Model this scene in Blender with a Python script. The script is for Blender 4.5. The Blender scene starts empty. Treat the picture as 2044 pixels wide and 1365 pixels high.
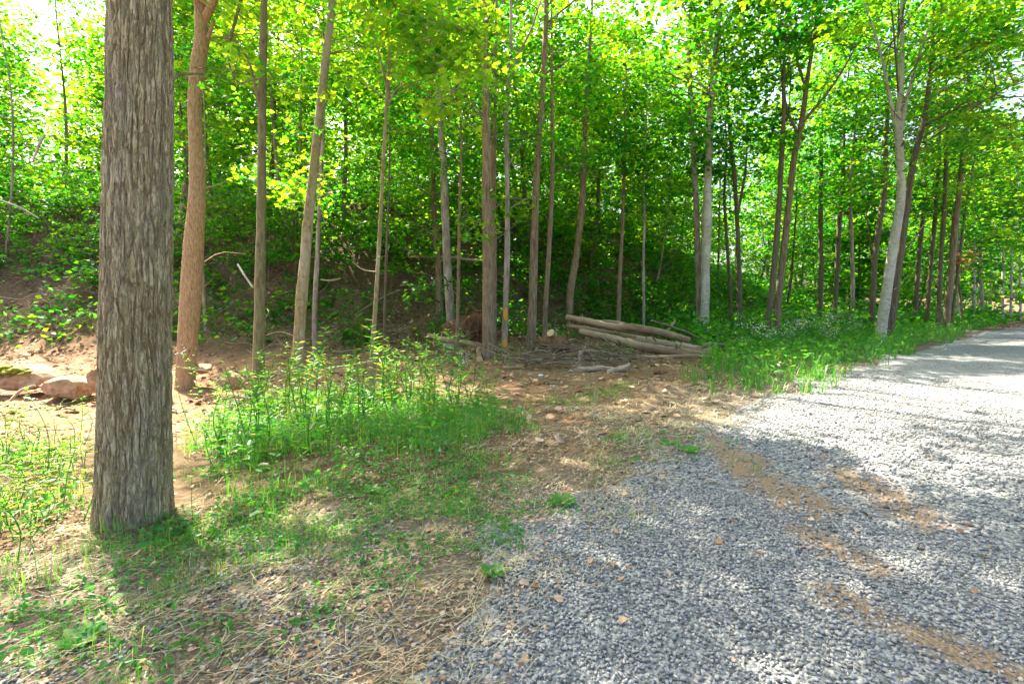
import bpy, math, random
import numpy as np
from mathutils import Vector

random.seed(11)
rng = np.random.default_rng(11)
sc = bpy.context.scene
col = sc.collection
R = math.radians

# ------------------------------------------------------------------ camera
FPX, CX, CY = 965.0, 1022.0, 682.5          # photograph pixels
PITCH = math.atan(82.5 / FPX)
CAM = np.array([0.0, 0.0, 1.6])
cam = bpy.data.cameras.new('camera'); cam.sensor_width = 36; cam.lens = FPX / 2044 * 36
cam.clip_start = 0.05; cam.clip_end = 2000
co = bpy.data.objects.new('camera', cam); col.objects.link(co)
co.location = CAM; co.rotation_euler = (R(90) - PITCH, 0, 0); sc.camera = co
FWD = np.array([0, math.cos(PITCH), -math.sin(PITCH)]); UP = np.array([0, math.sin(PITCH), math.cos(PITCH)])

# ------------------------------------------------------------------ sky, sun, exposure
SUN_AZ, SUN_EL = R(-42), R(50)              # left of the view and beyond it
w = bpy.data.worlds.new("World"); sc.world = w; w.use_nodes = True
wn = w.node_tree.nodes
sky = wn.new('ShaderNodeTexSky'); sky.sky_type = 'NISHITA'; sky.sun_disc = False
sky.sun_elevation = SUN_EL; sky.sun_rotation = SUN_AZ; sky.air_density = 1.0; sky.dust_density = 6.0; sky.ozone_density = .5
w.node_tree.links.new(sky.outputs[0], wn['Background'].inputs[0]); wn['Background'].inputs[1].default_value = 0.115
SUNV = np.array([math.sin(SUN_AZ) * math.cos(SUN_EL), math.cos(SUN_AZ) * math.cos(SUN_EL), math.sin(SUN_EL)])
sl = bpy.data.lights.new('sun', 'SUN'); sl.energy = 4.7; sl.angle = R(0.53); sl.color = (1, .91, .76)
so = bpy.data.objects.new('sun', sl); col.objects.link(so)
so.rotation_euler = Vector((-SUNV).tolist()).to_track_quat('-Z', 'Y').to_euler()
vs = sc.view_settings; vs.view_transform = 'Standard'; vs.look = 'None'; vs.gamma = 1; vs.use_curve_mapping = False
vs.exposure = 2.55
sc.render.engine = 'CYCLES'
cy = sc.cycles; cy.max_bounces = 8; cy.diffuse_bounces = 5; cy.glossy_bounces = 2; cy.transmission_bounces = 6
cy.transparent_max_bounces = 4; cy.caustics_reflective = False; cy.caustics_refractive = False; cy.sample_clamp_indirect = 8

# ------------------------------------------------------------------ numeric helpers
_T2 = rng.random((256, 256)); _T3 = rng.random((48, 48, 48))
def sm(a, b, x):
    t = np.clip((np.asarray(x, float) - a) / (b - a), 0, 1); return t * t * (3 - 2 * t)
def n2(x, y, f=1.0, s=0):
    x = np.asarray(x, float) * f + s * 17.3 + 500; y = np.asarray(y, float) * f + s * 31.7 + 500
    i = np.floor(x).astype(int); j = np.floor(y).astype(int); u = x - i; v = y - j
    u = u * u * (3 - 2 * u); v = v * v * (3 - 2 * v)
    g = lambda a, b: _T2[a % 256, b % 256]
    return (g(i, j) * (1 - u) + g(i + 1, j) * u) * (1 - v) + (g(i, j + 1) * (1 - u) + g(i + 1, j + 1) * u) * v
def fbm2(x, y, f=1.0, s=0, o=3):
    t = 0; a = .5; n = 0
    for k in range(o): t = t + a * n2(x, y, f * 2 ** k, s + k); n += a; a *= .5
    return t / n
def n3(x, y, z, s=0):
    x = x + s * 7.1 + 200; y = y + s * 3.3 + 200; z = z + s * 5.7 + 200
    i = np.floor(x).astype(int); j = np.floor(y).astype(int); k = np.floor(z).astype(int)
    u = x - i; v = y - j; q = z - k; u = u*u*(3-2*u); v = v*v*(3-2*v); q = q*q*(3-2*q)
    g = lambda a, b, c: _T3[a % 48, b % 48, c % 48]
    a = (g(i,j,k)*(1-u)+g(i+1,j,k)*u)*(1-v)+(g(i,j+1,k)*(1-u)+g(i+1,j+1,k)*u)*v
    b = (g(i,j,k+1)*(1-u)+g(i+1,j,k+1)*u)*(1-v)+(g(i,j+1,k+1)*(1-u)+g(i+1,j+1,k+1)*u)*v
    return a*(1-q)+b*q
def ray(px, py):
    return np.array([(px - CX) / FPX, 0, 0]) + UP * ((CY - py) / FPX) + FWD
def topx(P):
    d = np.asarray(P, float) - CAM; z = np.maximum(d @ FWD, 1e-3)
    return CX + FPX * d[..., 0] / z, CY - FPX * (d @ UP) / z, d @ FWD
def inpoly(px, py, poly):
    r = np.zeros(np.shape(px), bool); n = len(poly)
    for a in range(n):
        x1, y1 = poly[a]; x2, y2 = poly[(a + 1) % n]
        c = ((y1 > py) != (y2 > py)) & (px < (x2 - x1) * (py - y1) / (y2 - y1 + 1e-9) + x1)
        r ^= c
    return r

# ------------------------------------------------------------------ the lie of the land
TX = np.array([-90, -40, -18, -6, 0, 5, 12, 22, 35, 60, 140.]); TY = np.array([12, 13.5, 14, 15.2, 16.8, 20, 25, 32, 42, 66, 150.])
_ps = np.linspace(-6, 260, 2661); _ph = np.interp(_ps, [-6, 0, 3, 7, 10, 14, 20, 40, 260], [0, 0, .8, 3.9, 6.2, 7.8, 8.8, 11, 16])
_k = np.hanning(25); _k /= _k.sum(); _ph = np.convolve(np.pad(_ph, 12, 'edge'), _k, 'valid')
EDGE = np.array([(-30, -42), (-12, -15), (-4.6, -4), (-1.9, 0), (-1.0, 1.0), (-.35, 2), (.12, 2.95), (1.15, 4.3), (2.5, 6.15), (5, 8.6), (7.5, 10.6), (11, 13.7), (15.2, 17.2), (25, 25.2), (40, 34), (70, 46), (140, 68)], float)
def _res(P, n):
    d = np.r_[0, np.cumsum(np.linalg.norm(np.diff(P, axis=0), axis=1))]; t = np.linspace(0, 1, n) ** 1
    q = np.interp(np.linspace(0, d[-1], n), d, P[:, 0]); r = np.interp(np.linspace(0, d[-1], n), d, P[:, 1]); return np.c_[q, r]
EDGEF = _res(EDGE, 900)
for _ in range(3): EDGEF[1:-1] = (EDGEF[:-2] + EDGEF[2:] + EDGEF[1:-1] * 2) / 4
ROADW = 5.6; EE = (EDGEF ** 2).sum(1)
def road_sd(x, y):
    """signed distance to the road's left edge, positive on the road"""
    x = np.asarray(x, float); y = np.asarray(y, float); sh = x.shape; p = np.c_[x.ravel(), y.ravel()]
    out = np.empty(len(p)); tan = np.gradient(EDGEF, axis=0)
    tan /= np.linalg.norm(tan, axis=1)[:, None]
    for a in range(0, len(p), 4000):
        q = p[a:a + 4000]; i = (EE[None] - 2 * (q @ EDGEF.T)).argmin(1)
        v = q - EDGEF[i]; s = v[:, 0] * tan[i, 1] - v[:, 1] * tan[i, 0]
        out[a:a + 4000] = np.sign(s) * np.hypot(v[:, 0], v[:, 1])
    return out.reshape(sh)
def H(x, y):
    x = np.asarray(x, float); y = np.asarray(y, float)
    s = y - np.interp(x, TX, TY) + (fbm2(x, y, .25, 3, 2) - .5) * 2.2
    A = np.interp(x, [-90, 0, 8, 15, 25, 40, 140], [1, 1, .85, .55, .33, .25, .2])
    h = np.interp(s, _ps, _ph) * A
    h = h - .3 * sm(4.6, 7.5, y) * sm(0, -3.5, x) * sm(4, -2, s)
    h = h + (fbm2(x, y, .5, 9, 2) - .5) * .18 * sm(4, 9, y)
    h = h + (fbm2(x, y, .9, 5, 3) - .5) * 1.0 * sm(1, 6, s) * A
    h = h + (fbm2(x, y, 1.7, 15, 3) - .5) * .5 * sm(0, 2, s) * sm(9, 6, s)
    h = h + .16 * np.exp(-(((x - 2.65) / .5) ** 2 + ((y - 8.3) / .3) ** 2))
    return h
def Hf(x, y): return float(H(np.array([x]), np.array([y]))[0])
def ground_hit(px, py):
    d = ray(px, py); t = np.geomspace(1, 120, 900); P = CAM + t[:, None] * d
    below = P[:, 2] < H(P[:, 0], P[:, 1]); i = int(np.argmax(below)) if below.any() else len(t) - 1
    t = np.linspace(t[max(i - 1, 0)], t[i], 40); P = CAM + t[:, None] * d; below = P[:, 2] < H(P[:, 0], P[:, 1])
    return P[int(np.argmax(below)) if below.any() else 39]
def at_depth(px, py, Y):
    d = ray(px, py); return CAM + d * (Y / d[1])

# ------------------------------------------------------------------ sunlit areas of the photograph (where the canopy has gaps)
LIT = [[(-400, 650), (190, 655), (362, 770), (450, 800), (600, 800), (640, 835), (480, 875), (362, 900), (170, 1090), (60, 1140), (-400, 1200)],
       [(1400, 838), (1560, 800), (1700, 770), (2300, 742), (2300, 905), (2044, 884), (1800, 852), (1620, 858)],
       [(1530, 888), (1700, 872), (2044, 945), (2300, 1000), (2300, 1075), (2000, 1020), (1780, 955), (1600, 930)],
       [(1350, 1070), (1450, 1055), (1500, 1100), (1420, 1125)],
       [(560, 1175), (650, 1110), (760, 1075), (770, 1095), (660, 1150), (580, 1195)],
       [(720, 770), (880, 750), (990, 760), (1010, 790), (860, 800), (740, 795)],
       [(1040, 770), (1100, 762), (1120, 778), (1050, 788)], [(1230, 795), (1330, 785), (1370, 800), (1260, 808)],
       [(1300, 858), (1400, 840), (1420, 850), (1310, 868)],
       [(1540, 790), (1690, 745), (1700, 770), (1570, 800)],
       [(1660, 1180), (1850, 1190), (2044, 1260), (2044, 1320), (1850, 1250), (1680, 1210)],
       [(1560, 1080), (1680, 1075), (1740, 1110), (1600, 1115)], [(1640, 1290), (1740, 1300), (1760, 1365), (1640, 1350)],
       [(1700, 722), (1980, 712), (2044, 722), (1760, 735)], [(1850, 690), (2100, 680), (2100, 692), (1860, 697)],
       [(240, 1200), (320, 1180), (330, 1230), (260, 1240)], [(480, 1240), (560, 1230), (590, 1270), (500, 1290)],
       [(640, 800), (860, 795), (960, 825), (760, 855), (560, 890), (500, 880)],
       [(1480, 765), (1700, 725), (1900, 685), (1700, 760), (1570, 800)],
       [(1480, 1160), (1560, 1150), (1570, 1190), (1490, 1200)]]
def lit_mask(C):
    """True where a leaf clump at C would shade one of those areas"""
    t = C[:, 2] / SUNV[2]; P = C - SUNV * t[:, None]
    for _ in range(3):
        t = (C[:, 2] - H(P[:, 0], P[:, 1])) / SUNV[2]; P = C - SUNV * t[:, None]
    m = np.zeros(len(C), bool)
    for ox, oy in ((0, 0), (.45, 0), (-.45, 0), (0, .45), (0, -.45), (.75, .5), (-.75, .5), (.75, -.5), (-.75, -.5)):
        px, py, z = topx(P + np.array([ox, oy, 0]))
        for q in (LIT if abs(ox) + abs(oy) < .1 else LIT[:2] if abs(ox) + abs(oy) < .5 else LIT[:1]): m |= inpoly(px, py, q) & (z > .5)
    return m

# ------------------------------------------------------------------ materials
def mat(name):
    m = bpy.data.materials.new(name); m.use_nodes = True; nt = m.node_tree; nt.nodes.clear()
    o = nt.nodes.new('ShaderNodeOutputMaterial'); return m, nt, o
def nd(nt, t, **kw):
    n = nt.nodes.new(t)
    for k, v in kw.items():
        if k.startswith('i_'): n.inputs[k[2:].replace('_', ' ')].default_value = v
        else: setattr(n, k, v)
    return n
def ramp(nt, src, stops):
    r = nt.nodes.new('ShaderNodeValToRGB'); e = r.color_ramp.elements
    while len(e) < len(stops): e.new(.5)
    for k, (p, c) in enumerate(stops): e[k].position = p; e[k].color = (*c, 1)
    nt.links.new(src, r.inputs[0]); return r.outputs[0]
def mixc(nt, f, a, b, mode='MIX'):
    m = nt.nodes.new('ShaderNodeMix'); m.data_type = 'RGBA'; m.blend_type = mode
    for s, v in ((0, f), (6, a), (7, b)):
        if isinstance(v, (int, float)): m.inputs[s].default_value = v
        elif isinstance(v, tuple): m.inputs[s].default_value = (*v, 1)
        else: nt.links.new(v, m.inputs[s])
    return m.outputs[2]
def tex_coord(nt, scale=(1, 1, 1), kind='Object'):
    tc = nt.nodes.new('ShaderNodeTexCoord'); mp = nt.nodes.new('ShaderNodeMapping'); mp.inputs['Scale'].default_value = scale
    nt.links.new(tc.outputs[kind], mp.inputs[0]); return mp.outputs[0]
def noise(nt, vec, s, det=4, rough=.55, dist=0):
    n = nd(nt, 'ShaderNodeTexNoise'); n.inputs['Scale'].default_value = s; n.inputs['Detail'].default_value = det
    n.inputs['Roughness'].default_value = rough; n.inputs['Distortion'].default_value = dist
    nt.links.new(vec, n.inputs['Vector']); return n.outputs[0]
def bump(nt, h, strength, dist, prev=None):
    b = nd(nt, 'ShaderNodeBump'); b.inputs['Strength'].default_value = strength; b.inputs['Distance'].default_value = dist
    nt.links.new(h, b.inputs['Height'])
    if prev is not None: nt.links.new(prev, b.inputs['Normal'])
    return b.outputs[0]
def leaf_mat(name, dif, tra, tfac=.5, gloss=.035, rough=.4):
    m, nt, o = mat(name)
    a = nd(nt, 'ShaderNodeAttribute', attribute_name='rnd').outputs['Fac']
    n = len(dif)
    cd = ramp(nt, a, [(k / (n - 1), c) for k, c in enumerate(dif)]); ct = ramp(nt, a, [(k / (n - 1), c) for k, c in enumerate(tra)])
    d = nd(nt, 'ShaderNodeBsdfDiffuse'); t = nd(nt, 'ShaderNodeBsdfTranslucent'); g = nd(nt, 'ShaderNodeBsdfGlossy'); g.inputs['Roughness'].default_value = rough
    nt.links.new(cd, d.inputs[0]); nt.links.new(ct, t.inputs[0])
    x = nd(nt, 'ShaderNodeMixShader'); x.inputs[0].default_value = tfac
    nt.links.new(d.outputs[0], x.inputs[1]); nt.links.new(t.outputs[0], x.inputs[2])
    y = nd(nt, 'ShaderNodeMixShader'); y.inputs[0].default_value = gloss
    nt.links.new(x.outputs[0], y.inputs[1]); nt.links.new(g.outputs[0], y.inputs[2]); nt.links.new(y.outputs[0], o.inputs[0])
    return m
def rnd_mat(name, cols, rough=.8, bumpy=0, bs=60):
    m, nt, o = mat(name)
    a = nd(nt, 'ShaderNodeAttribute', attribute_name='rnd').outputs['Fac']
    c = ramp(nt, a, [(k / (len(cols) - 1), q) for k, q in enumerate(cols)])
    p = nd(nt, 'ShaderNodeBsdfPrincipled'); p.inputs['Roughness'].default_value = rough; p.inputs['Specular IOR Level'].default_value = .25
    if bumpy:
        v = tex_coord(nt); h = noise(nt, v, bs, 3)
        c = mixc(nt, .35, c, ramp(nt, h, [(.25, (.35, .35, .35)), (.75, (1.1, 1.1, 1.1))]), 'MULTIPLY')
        nt.links.new(bump(nt, h, bumpy, .01), p.inputs['Normal'])
    nt.links.new(c, p.inputs['Base Color']); nt.links.new(p.outputs[0], o.inputs[0]); return m
def bark_mat(name, dark, light, sx=14, sz=2.2, bs=.8, bd=.02, moss=None, patch=None, fine=60):
    m, nt, o = mat(name)
    v = tex_coord(nt, (sx, sx, sz)); h = noise(nt, v, 1, 5, .62, .35)
    v2 = tex_coord(nt, (fine, fine, fine * .3)); h2 = noise(nt, v2, 1, 3, .6)
    v3 = tex_coord(nt, (2.2, 2.2, .9)); h3 = noise(nt, v3, 1, 4, .6)
    c = ramp(nt, h, [(.3, dark), (.62, light)])
    c = mixc(nt, .45, c, ramp(nt, h2, [(.25, (.6, .6, .6)), (.7, (1.25, 1.22, 1.18))]), 'MULTIPLY')
    if patch: c = mixc(nt, ramp(nt, h3, [(.5, (0, 0, 0)), (.62, (.75, .75, .75))]), c, patch)
    if moss:
        v4 = tex_coord(nt, (5, 5, 1.5)); h4 = noise(nt, v4, 1, 4, .65)
        c = mixc(nt, ramp(nt, h4, [(.45, (0, 0, 0)), (.68, (.7, .7, .7))]), c, moss)
    p = nd(nt, 'ShaderNodeBsdfPrincipled'); p.inputs['Roughness'].default_value = .88; p.inputs['Specular IOR Level'].default_value = .2
    nt.links.new(c, p.inputs['Base Color'])
    b = bump(nt, h, bs, bd); b = bump(nt, h2, .5, .006, b); nt.links.new(b, p.inputs['Normal']); nt.links.new(p.outputs[0], o.inputs[0]); return m

M = {}
GD = [(.005, .05, .008), (.011, .085, .009), (.024, .12, .011), (.055, .16, .015)]
GT = [(.014, .24, .008), (.065, .42, .009), (.28, .62, .009), (.62, .77, .015)]
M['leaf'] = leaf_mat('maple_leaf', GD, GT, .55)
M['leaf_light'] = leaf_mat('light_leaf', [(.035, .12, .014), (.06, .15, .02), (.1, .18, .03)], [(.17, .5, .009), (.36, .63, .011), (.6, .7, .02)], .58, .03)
M['herb'] = leaf_mat('herb_leaf', [(.015, .12, .018), (.035, .19, .022), (.09, .23, .03)], [(.06, .45, .02), (.18, .62, .025), (.48, .68, .04)], .45)
M['weed'] = leaf_mat('weed_leaf', [(.018, .14, .025), (.045, .21, .03), (.15, .22, .04), (.3, .16, .04)], [(.07, .46, .02), (.2, .62, .03), (.5, .55, .05), (.6, .3, .05)], .45)
M['grass'] = leaf_mat('grass_blade', [(.018, .15, .015), (.045, .22, .02), (.14, .24, .04), (.3, .27, .12)], [(.06, .45, .02), (.18, .58, .03), (.45, .55, .07), (.5, .45, .2)], .4)
M['rust_leaf'] = leaf_mat('rust_leaf', [(.3, .12, .04), (.4, .2, .06)], [(.6, .25, .06), (.7, .35, .1)], .45)
M['dry'] = rnd_mat('dry_leaf', [(.13, .07, .04), (.27, .155, .085), (.38, .25, .155), (.46, .35, .26)], .8)
M['straw'] = rnd_mat('straw', [(.24, .19, .1), (.4, .33, .19), (.5, .44, .3), (.2, .25, .09)], .8)
M['flower'] = rnd_mat('pale_flower', [(.5, .48, .41), (.68, .65, .58)], .8)
M['stone'] = rnd_mat('gravel_stone', [(.1, .101, .098), (.215, .218, .213), (.315, .316, .306), (.4, .392, .37), (.5, .45, .38)], .75, .25, 120)
def big_bark():
    m, nt, o = mat('bark_grey_furrowed'); a = nd(nt, 'ShaderNodeAttribute', attribute_name='rnd').outputs['Fac']
    v = tex_coord(nt, (60, 60, 22)); h = noise(nt, v, 1, 5, .65); v3 = tex_coord(nt, (3.5, 3.5, 1.1)); h3 = noise(nt, v3, 1, 5, .65); v4 = tex_coord(nt, (28, 28, 12)); h4 = noise(nt, v4, 1, 4, .6)
    v5 = tex_coord(nt, (46, 46, 6)); h5 = noise(nt, v5, 1, 3, .6, .6)
    rg = nd(nt, 'ShaderNodeMath', operation='SUBTRACT'); nt.links.new(h5, rg.inputs[0]); rg.inputs[1].default_value = .5
    ab = nd(nt, 'ShaderNodeMath', operation='ABSOLUTE'); nt.links.new(rg.outputs[0], ab.inputs[0])
    ml = nd(nt, 'ShaderNodeMath', operation='MULTIPLY'); ml.use_clamp = True; nt.links.new(ab.outputs[0], ml.inputs[0]); ml.inputs[1].default_value = 9
    mm = nd(nt, 'ShaderNodeMath', operation='MULTIPLY'); nt.links.new(ml.outputs[0], mm.inputs[0]); nt.links.new(a, mm.inputs[1]); crack = ml.outputs[0]; a = mm.outputs[0]
    c = ramp(nt, a, [(.02, (.21, .145, .078)), (.25, (.4, .315, .185)), (.65, (.52, .43, .265))])
    c = mixc(nt, ramp(nt, h3, [(.42, (0, 0, 0)), (.62, (.7, .7, .7))]), c, mixc(nt, .5, c, (.36, .35, .3)))
    c = mixc(nt, ramp(nt, h4, [(.42, (0, 0, 0)), (.68, (.75, .75, .75))]), c, (.3, .28, .13))
    c = mixc(nt, .6, c, ramp(nt, h, [(.25, (.5, .48, .44)), (.7, (1.25, 1.22, 1.18))]), 'MULTIPLY')
    p = nd(nt, 'ShaderNodeBsdfPrincipled'); p.inputs['Roughness'].default_value = .9; p.inputs['Specular IOR Level'].default_value = .15
    nt.links.new(c, p.inputs['Base Color']); b = bump(nt, crack, 1, .009); b = bump(nt, h, .9, .012, b); b = bump(nt, h4, .5, .012, b); nt.links.new(b, p.inputs['Normal']); nt.links.new(p.outputs[0], o.inputs[0]); return m
M['bark_big'] = big_bark()
M['bark_orange'] = bark_mat('bark_tawny_ribbed', (.19, .118, .06), (.43, .298, .17), 42, 9, .9, .012)
M['bark_olive'] = bark_mat('bark_olive_smooth', (.09, .07, .036), (.24, .2, .105), 16, 5, .7, .015, (.14, .15, .05))
M['bark_spot'] = bark_mat('bark_mottled_lichen', (.14, .1, .05), (.36, .29, .17), 18, 9, .8, .014, (.2, .2, .07), (.42, .38, .28))
M['bark_brown'] = bark_mat('bark_brown', (.085, .06, .036), (.28, .208, .135), 22, 3, .8, .015)
M['bark_grey'] = bark_mat('bark_grey', (.1, .082, .064), (.34, .29, .23), 20, 3, .7, .012, None, (.4, .37, .32))
M['bark_pale'] = bark_mat('bark_pale_smooth', (.25, .225, .18), (.46, .43, .37), 9, 14, .4, .008, None, (.52, .5, .45))
M['bark_dark'] = bark_mat('bark_dark', (.07, .055, .04), (.17, .135, .095), 16, 3, .7, .012, (.1, .11, .04))
M['twig'] = bark_mat('twig_bark', (.1, .075, .05), (.22, .17, .12), 20, 6, .3, .004)
M['log'] = bark_mat('log_bark', (.1, .066, .038), (.29, .2, .125), 16, 2.4, 1, .02, None, (.36, .26, .165))
M['dead'] = bark_mat('dead_wood', (.22, .16, .11), (.42, .33, .25), 26, 3, .7, .01)
M['root'] = bark_mat('root_soil', (.09, .05, .03), (.22, .12, .065), 14, 8, .9, .03)
def simple(name, c1, c2, s, rough=.8, b=.4, bd=.01):
    m, nt, o = mat(name); v = tex_coord(nt); h = noise(nt, v, s, 5, .6)
    p = nd(nt, 'ShaderNodeBsdfPrincipled'); p.inputs['Roughness'].default_value = rough; p.inputs['Specular IOR Level'].default_value = .25
    nt.links.new(ramp(nt, h, [(.3, c1), (.68, c2)]), p.inputs['Base Color']); nt.links.new(bump(nt, h, b, bd), p.inputs['Normal'])
    nt.links.new(p.outputs[0], o.inputs[0]); return m
M['cut'] = simple('cut_wood', (.45, .31, .16), (.62, .47, .28), 25)
M['boulder'] = simple('sandy_boulder', (.2, .115, .065), (.48, .33, .215), 9, .9, 1, .06)
M['moss'] = simple('moss', (.1, .12, .015), (.26, .25, .03), 30, .95, 1, .02)
M['paint'] = simple('orange_paint', (.6, .2, .03), (.75, .3, .05), 40)
M['plastic'] = simple('pale_scrap', (.6, .66, .75), (.75, .8, .85), 10, .4)

# ------------------------------------------------------------------ mesh helpers
def mesh(name, V, F, attr=None, smooth=False):
    """V Nx3, F array of tris or quads (or list of such arrays)"""
    me = bpy.data.meshes.new(name); V = np.asarray(V, np.float32)
    Fs = F if isinstance(F, list) else [F]; Fs = [np.asarray(f, np.int32) for f in Fs if len(f)]
    me.vertices.add(len(V)); me.vertices.foreach_set('co', V.ravel())
    nl = sum(f.size for f in Fs); npoly = sum(len(f) for f in Fs)
    me.loops.add(nl); me.polygons.add(npoly)
    me.loops.foreach_set('vertex_index', np.concatenate([f.ravel() for f in Fs]))
    st = []; o = 0
    for f in Fs: st.append(o + np.arange(len(f)) * f.shape[1]); o += f.size
    me.polygons.foreach_set('loop_start', np.concatenate(st).astype(np.int32))
    if smooth: me.polygons.foreach_set('use_smooth', np.ones(npoly, bool))
    if attr is not None:
        a = me.attributes.new('rnd', 'FLOAT', 'POINT'); a.data.foreach_set('value', np.asarray(attr, np.float32))
    me.update(calc_edges=True); return me
def obj(name, me, m, parent=None, loc=None):
    o = bpy.data.objects.new(name, me); col.objects.link(o)
    if m is not None and not me.materials: me.materials.append(M[m] if isinstance(m, str) else m)
    if parent is not None: o.parent = parent
    if loc is not None: o.location = loc
    return o
def tag(o, label=None, cat=None, group=None, kind=None):
    if label: o['label'] = label
    if cat: o['category'] = cat
    if group: o['group'] = group
    if kind: o['kind'] = kind
    return o
def empty(name, loc, label, cat, group=None):
    e = bpy.data.objects.new(name, None); col.objects.link(e); e.location = tuple(float(v) for v in loc); e.empty_display_size = .2
    return tag(e, label, cat, group)
class Buf:
    def __init__(s): s.V = []; s.F3 = []; s.F4 = []; s.A = []; s.n = 0
    def add(s, V, F, a=None):
        V = np.asarray(V, float); F = np.asarray(F, int)
        (s.F3 if F.shape[1] == 3 else s.F4).append(F + s.n); s.V.append(V); s.n += len(V)
        s.A.append(np.broadcast_to(np.asarray(.5 if a is None else a, float), (len(V),)))
    def me(s, name, smooth=False, org=(0, 0, 0)):
        F = []
        if s.F3: F.append(np.concatenate(s.F3))
        if s.F4: F.append(np.concatenate(s.F4))
        return mesh(name, np.concatenate(s.V) - np.asarray(org), F, np.concatenate(s.A), smooth)
def smooth_path(P, Rr, n):
    P = np.asarray(P, float); Rr = np.asarray(Rr, float); ok = np.r_[True, np.linalg.norm(np.diff(P, axis=0), axis=1) > 1e-4]; P = P[ok]; Rr = Rr[ok]
    d = np.r_[0, np.cumsum(np.linalg.norm(np.diff(P, axis=0), axis=1))]; t = np.linspace(0, d[-1], n)
    m = np.gradient(P, d, axis=0) if len(P) > 2 else np.repeat([(P[1] - P[0]) / d[-1]], 2, 0)
    i = np.clip(np.searchsorted(d, t, 'right') - 1, 0, len(P) - 2); h = (d[i + 1] - d[i]); u = ((t - d[i]) / h)[:, None]; h = h[:, None]
    Q = (2*u**3-3*u**2+1)*P[i] + (u**3-2*u**2+u)*h*m[i] + (-2*u**3+3*u**2)*P[i+1] + (u**3-u**2)*h*m[i+1]
    return Q, np.interp(t, d, Rr)
def tube(P, Rr, sides=8, cap=False, lump=0, seed=0):
    P = np.asarray(P, float); n = len(P); T = np.gradient(P, axis=0); T /= np.linalg.norm(T, axis=1)[:, None] + 1e-9
    ref = np.array([1, 0, 0.]) if abs(T[:, 0]).mean() < .8 else np.array([0, 0, 1.])
    X = ref - T * (T @ ref)[:, None]; X /= np.linalg.norm(X, axis=1)[:, None]; Y = np.cross(T, X)
    a = np.linspace(0, 2 * np.pi, sides, endpoint=False)
    rr = np.broadcast_to(np.asarray(Rr, float)[:, None], (n, sides))
    if lump:
        base = np.arange(n)[:, None] * .35
        rr = rr * (1 + lump * (n3(np.cos(a)[None] * 1.3 + 0 * base, np.sin(a)[None] * 1.3 + 0 * base, base + 0 * a[None], seed) - .5) * 2)
    V = P[:, None] + rr[..., None] * (np.cos(a)[None, :, None] * X[:, None] + np.sin(a)[None, :, None] * Y[:, None])
    i = np.arange(n - 1)[:, None] * sides; j = np.arange(sides)[None]; k = (j + 1) % sides
    F = np.stack([i + j, i + k, i + sides + k, i + sides + j], -1).reshape(-1, 4)
    V = V.reshape(-1, 3)
    return V, F
LEAF = {
 'far': (np.array([(0, 0, 0), (.48, .42, .08), (1, 0, -.06), (.48, -.42, .08)]), np.array([(0, 1, 2), (0, 2, 3)])),
 'mid': (np.array([(0, 0, 0), (.3, .38, .07), (.72, .27, .04), (1, 0, -.1), (.72, -.27, .04), (.3, -.38, .07)]), np.array([(0, 1, 2), (0, 2, 3), (0, 3, 4), (0, 4, 5)])),
 'lance': (np.array([(0, 0, 0), (.35, .13, .05), (1, 0, -.16), (.35, -.13, .05)]), np.array([(0, 1, 2), (0, 2, 3)])),
 'oval': (np.array([(0, 0, 0), (.3, .27, .06), (.7, .22, .03), (1, 0, -.1), (.7, -.22, .03), (.3, -.27, .06)]), np.array([(0, 1, 2), (0, 2, 3), (0, 3, 4), (0, 4, 5)])),
}
_mo = [(0, 0), (.06, .3), (.0, .5), (.3, .34), (.42, .62), (.56, .42), (.62, .2), (1, 0)]
_mo = _mo + [(x, -y) for x, y in _mo[-2:0:-1]]
LEAF['maple'] = (np.array([(.3, 0, -.03)] + [(x, y, .1 * abs(y) - .1 * x * x) for x, y in _mo]), np.array([(0, k + 1, (k + 1) % len(_mo) + 1) for k in range(len(_mo))]))
def unit(v): return v / (np.linalg.norm(v, axis=-1, keepdims=True) + 1e-9)
def add_leaves(buf, P, size, kind='mid', tilt=.55, rnd=None, N=None, D=None):
    n = len(P)
    if n == 0: return
    if N is None: N = unit(np.c_[rng.normal(0, tilt, (n, 2)), np.ones(n)])
    if D is None: a = rng.uniform(0, 2 * np.pi, n); D = np.c_[np.cos(a), np.sin(a), rng.normal(-.25, .3, n)]
    X = unit(D - N * (D * N).sum(1)[:, None]); Y = np.cross(N, X)
    t, f = LEAF[kind]; s = np.broadcast_to(np.asarray(size, float), (n,))[:, None, None]
    V = P[:, None] + s * (t[None, :, :1] * X[:, None] + t[None, :, 1:2] * Y[:, None] + t[None, :, 2:] * N[:, None])
    F = (f[None] + (np.arange(n) * len(t))[:, None, None]).reshape(-1, 3)
    if rnd is None: rnd = rng.random(n)
    buf.add(V.reshape(-1, 3), F, np.repeat(np.clip(rnd, 0, 1), len(t)))

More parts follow.
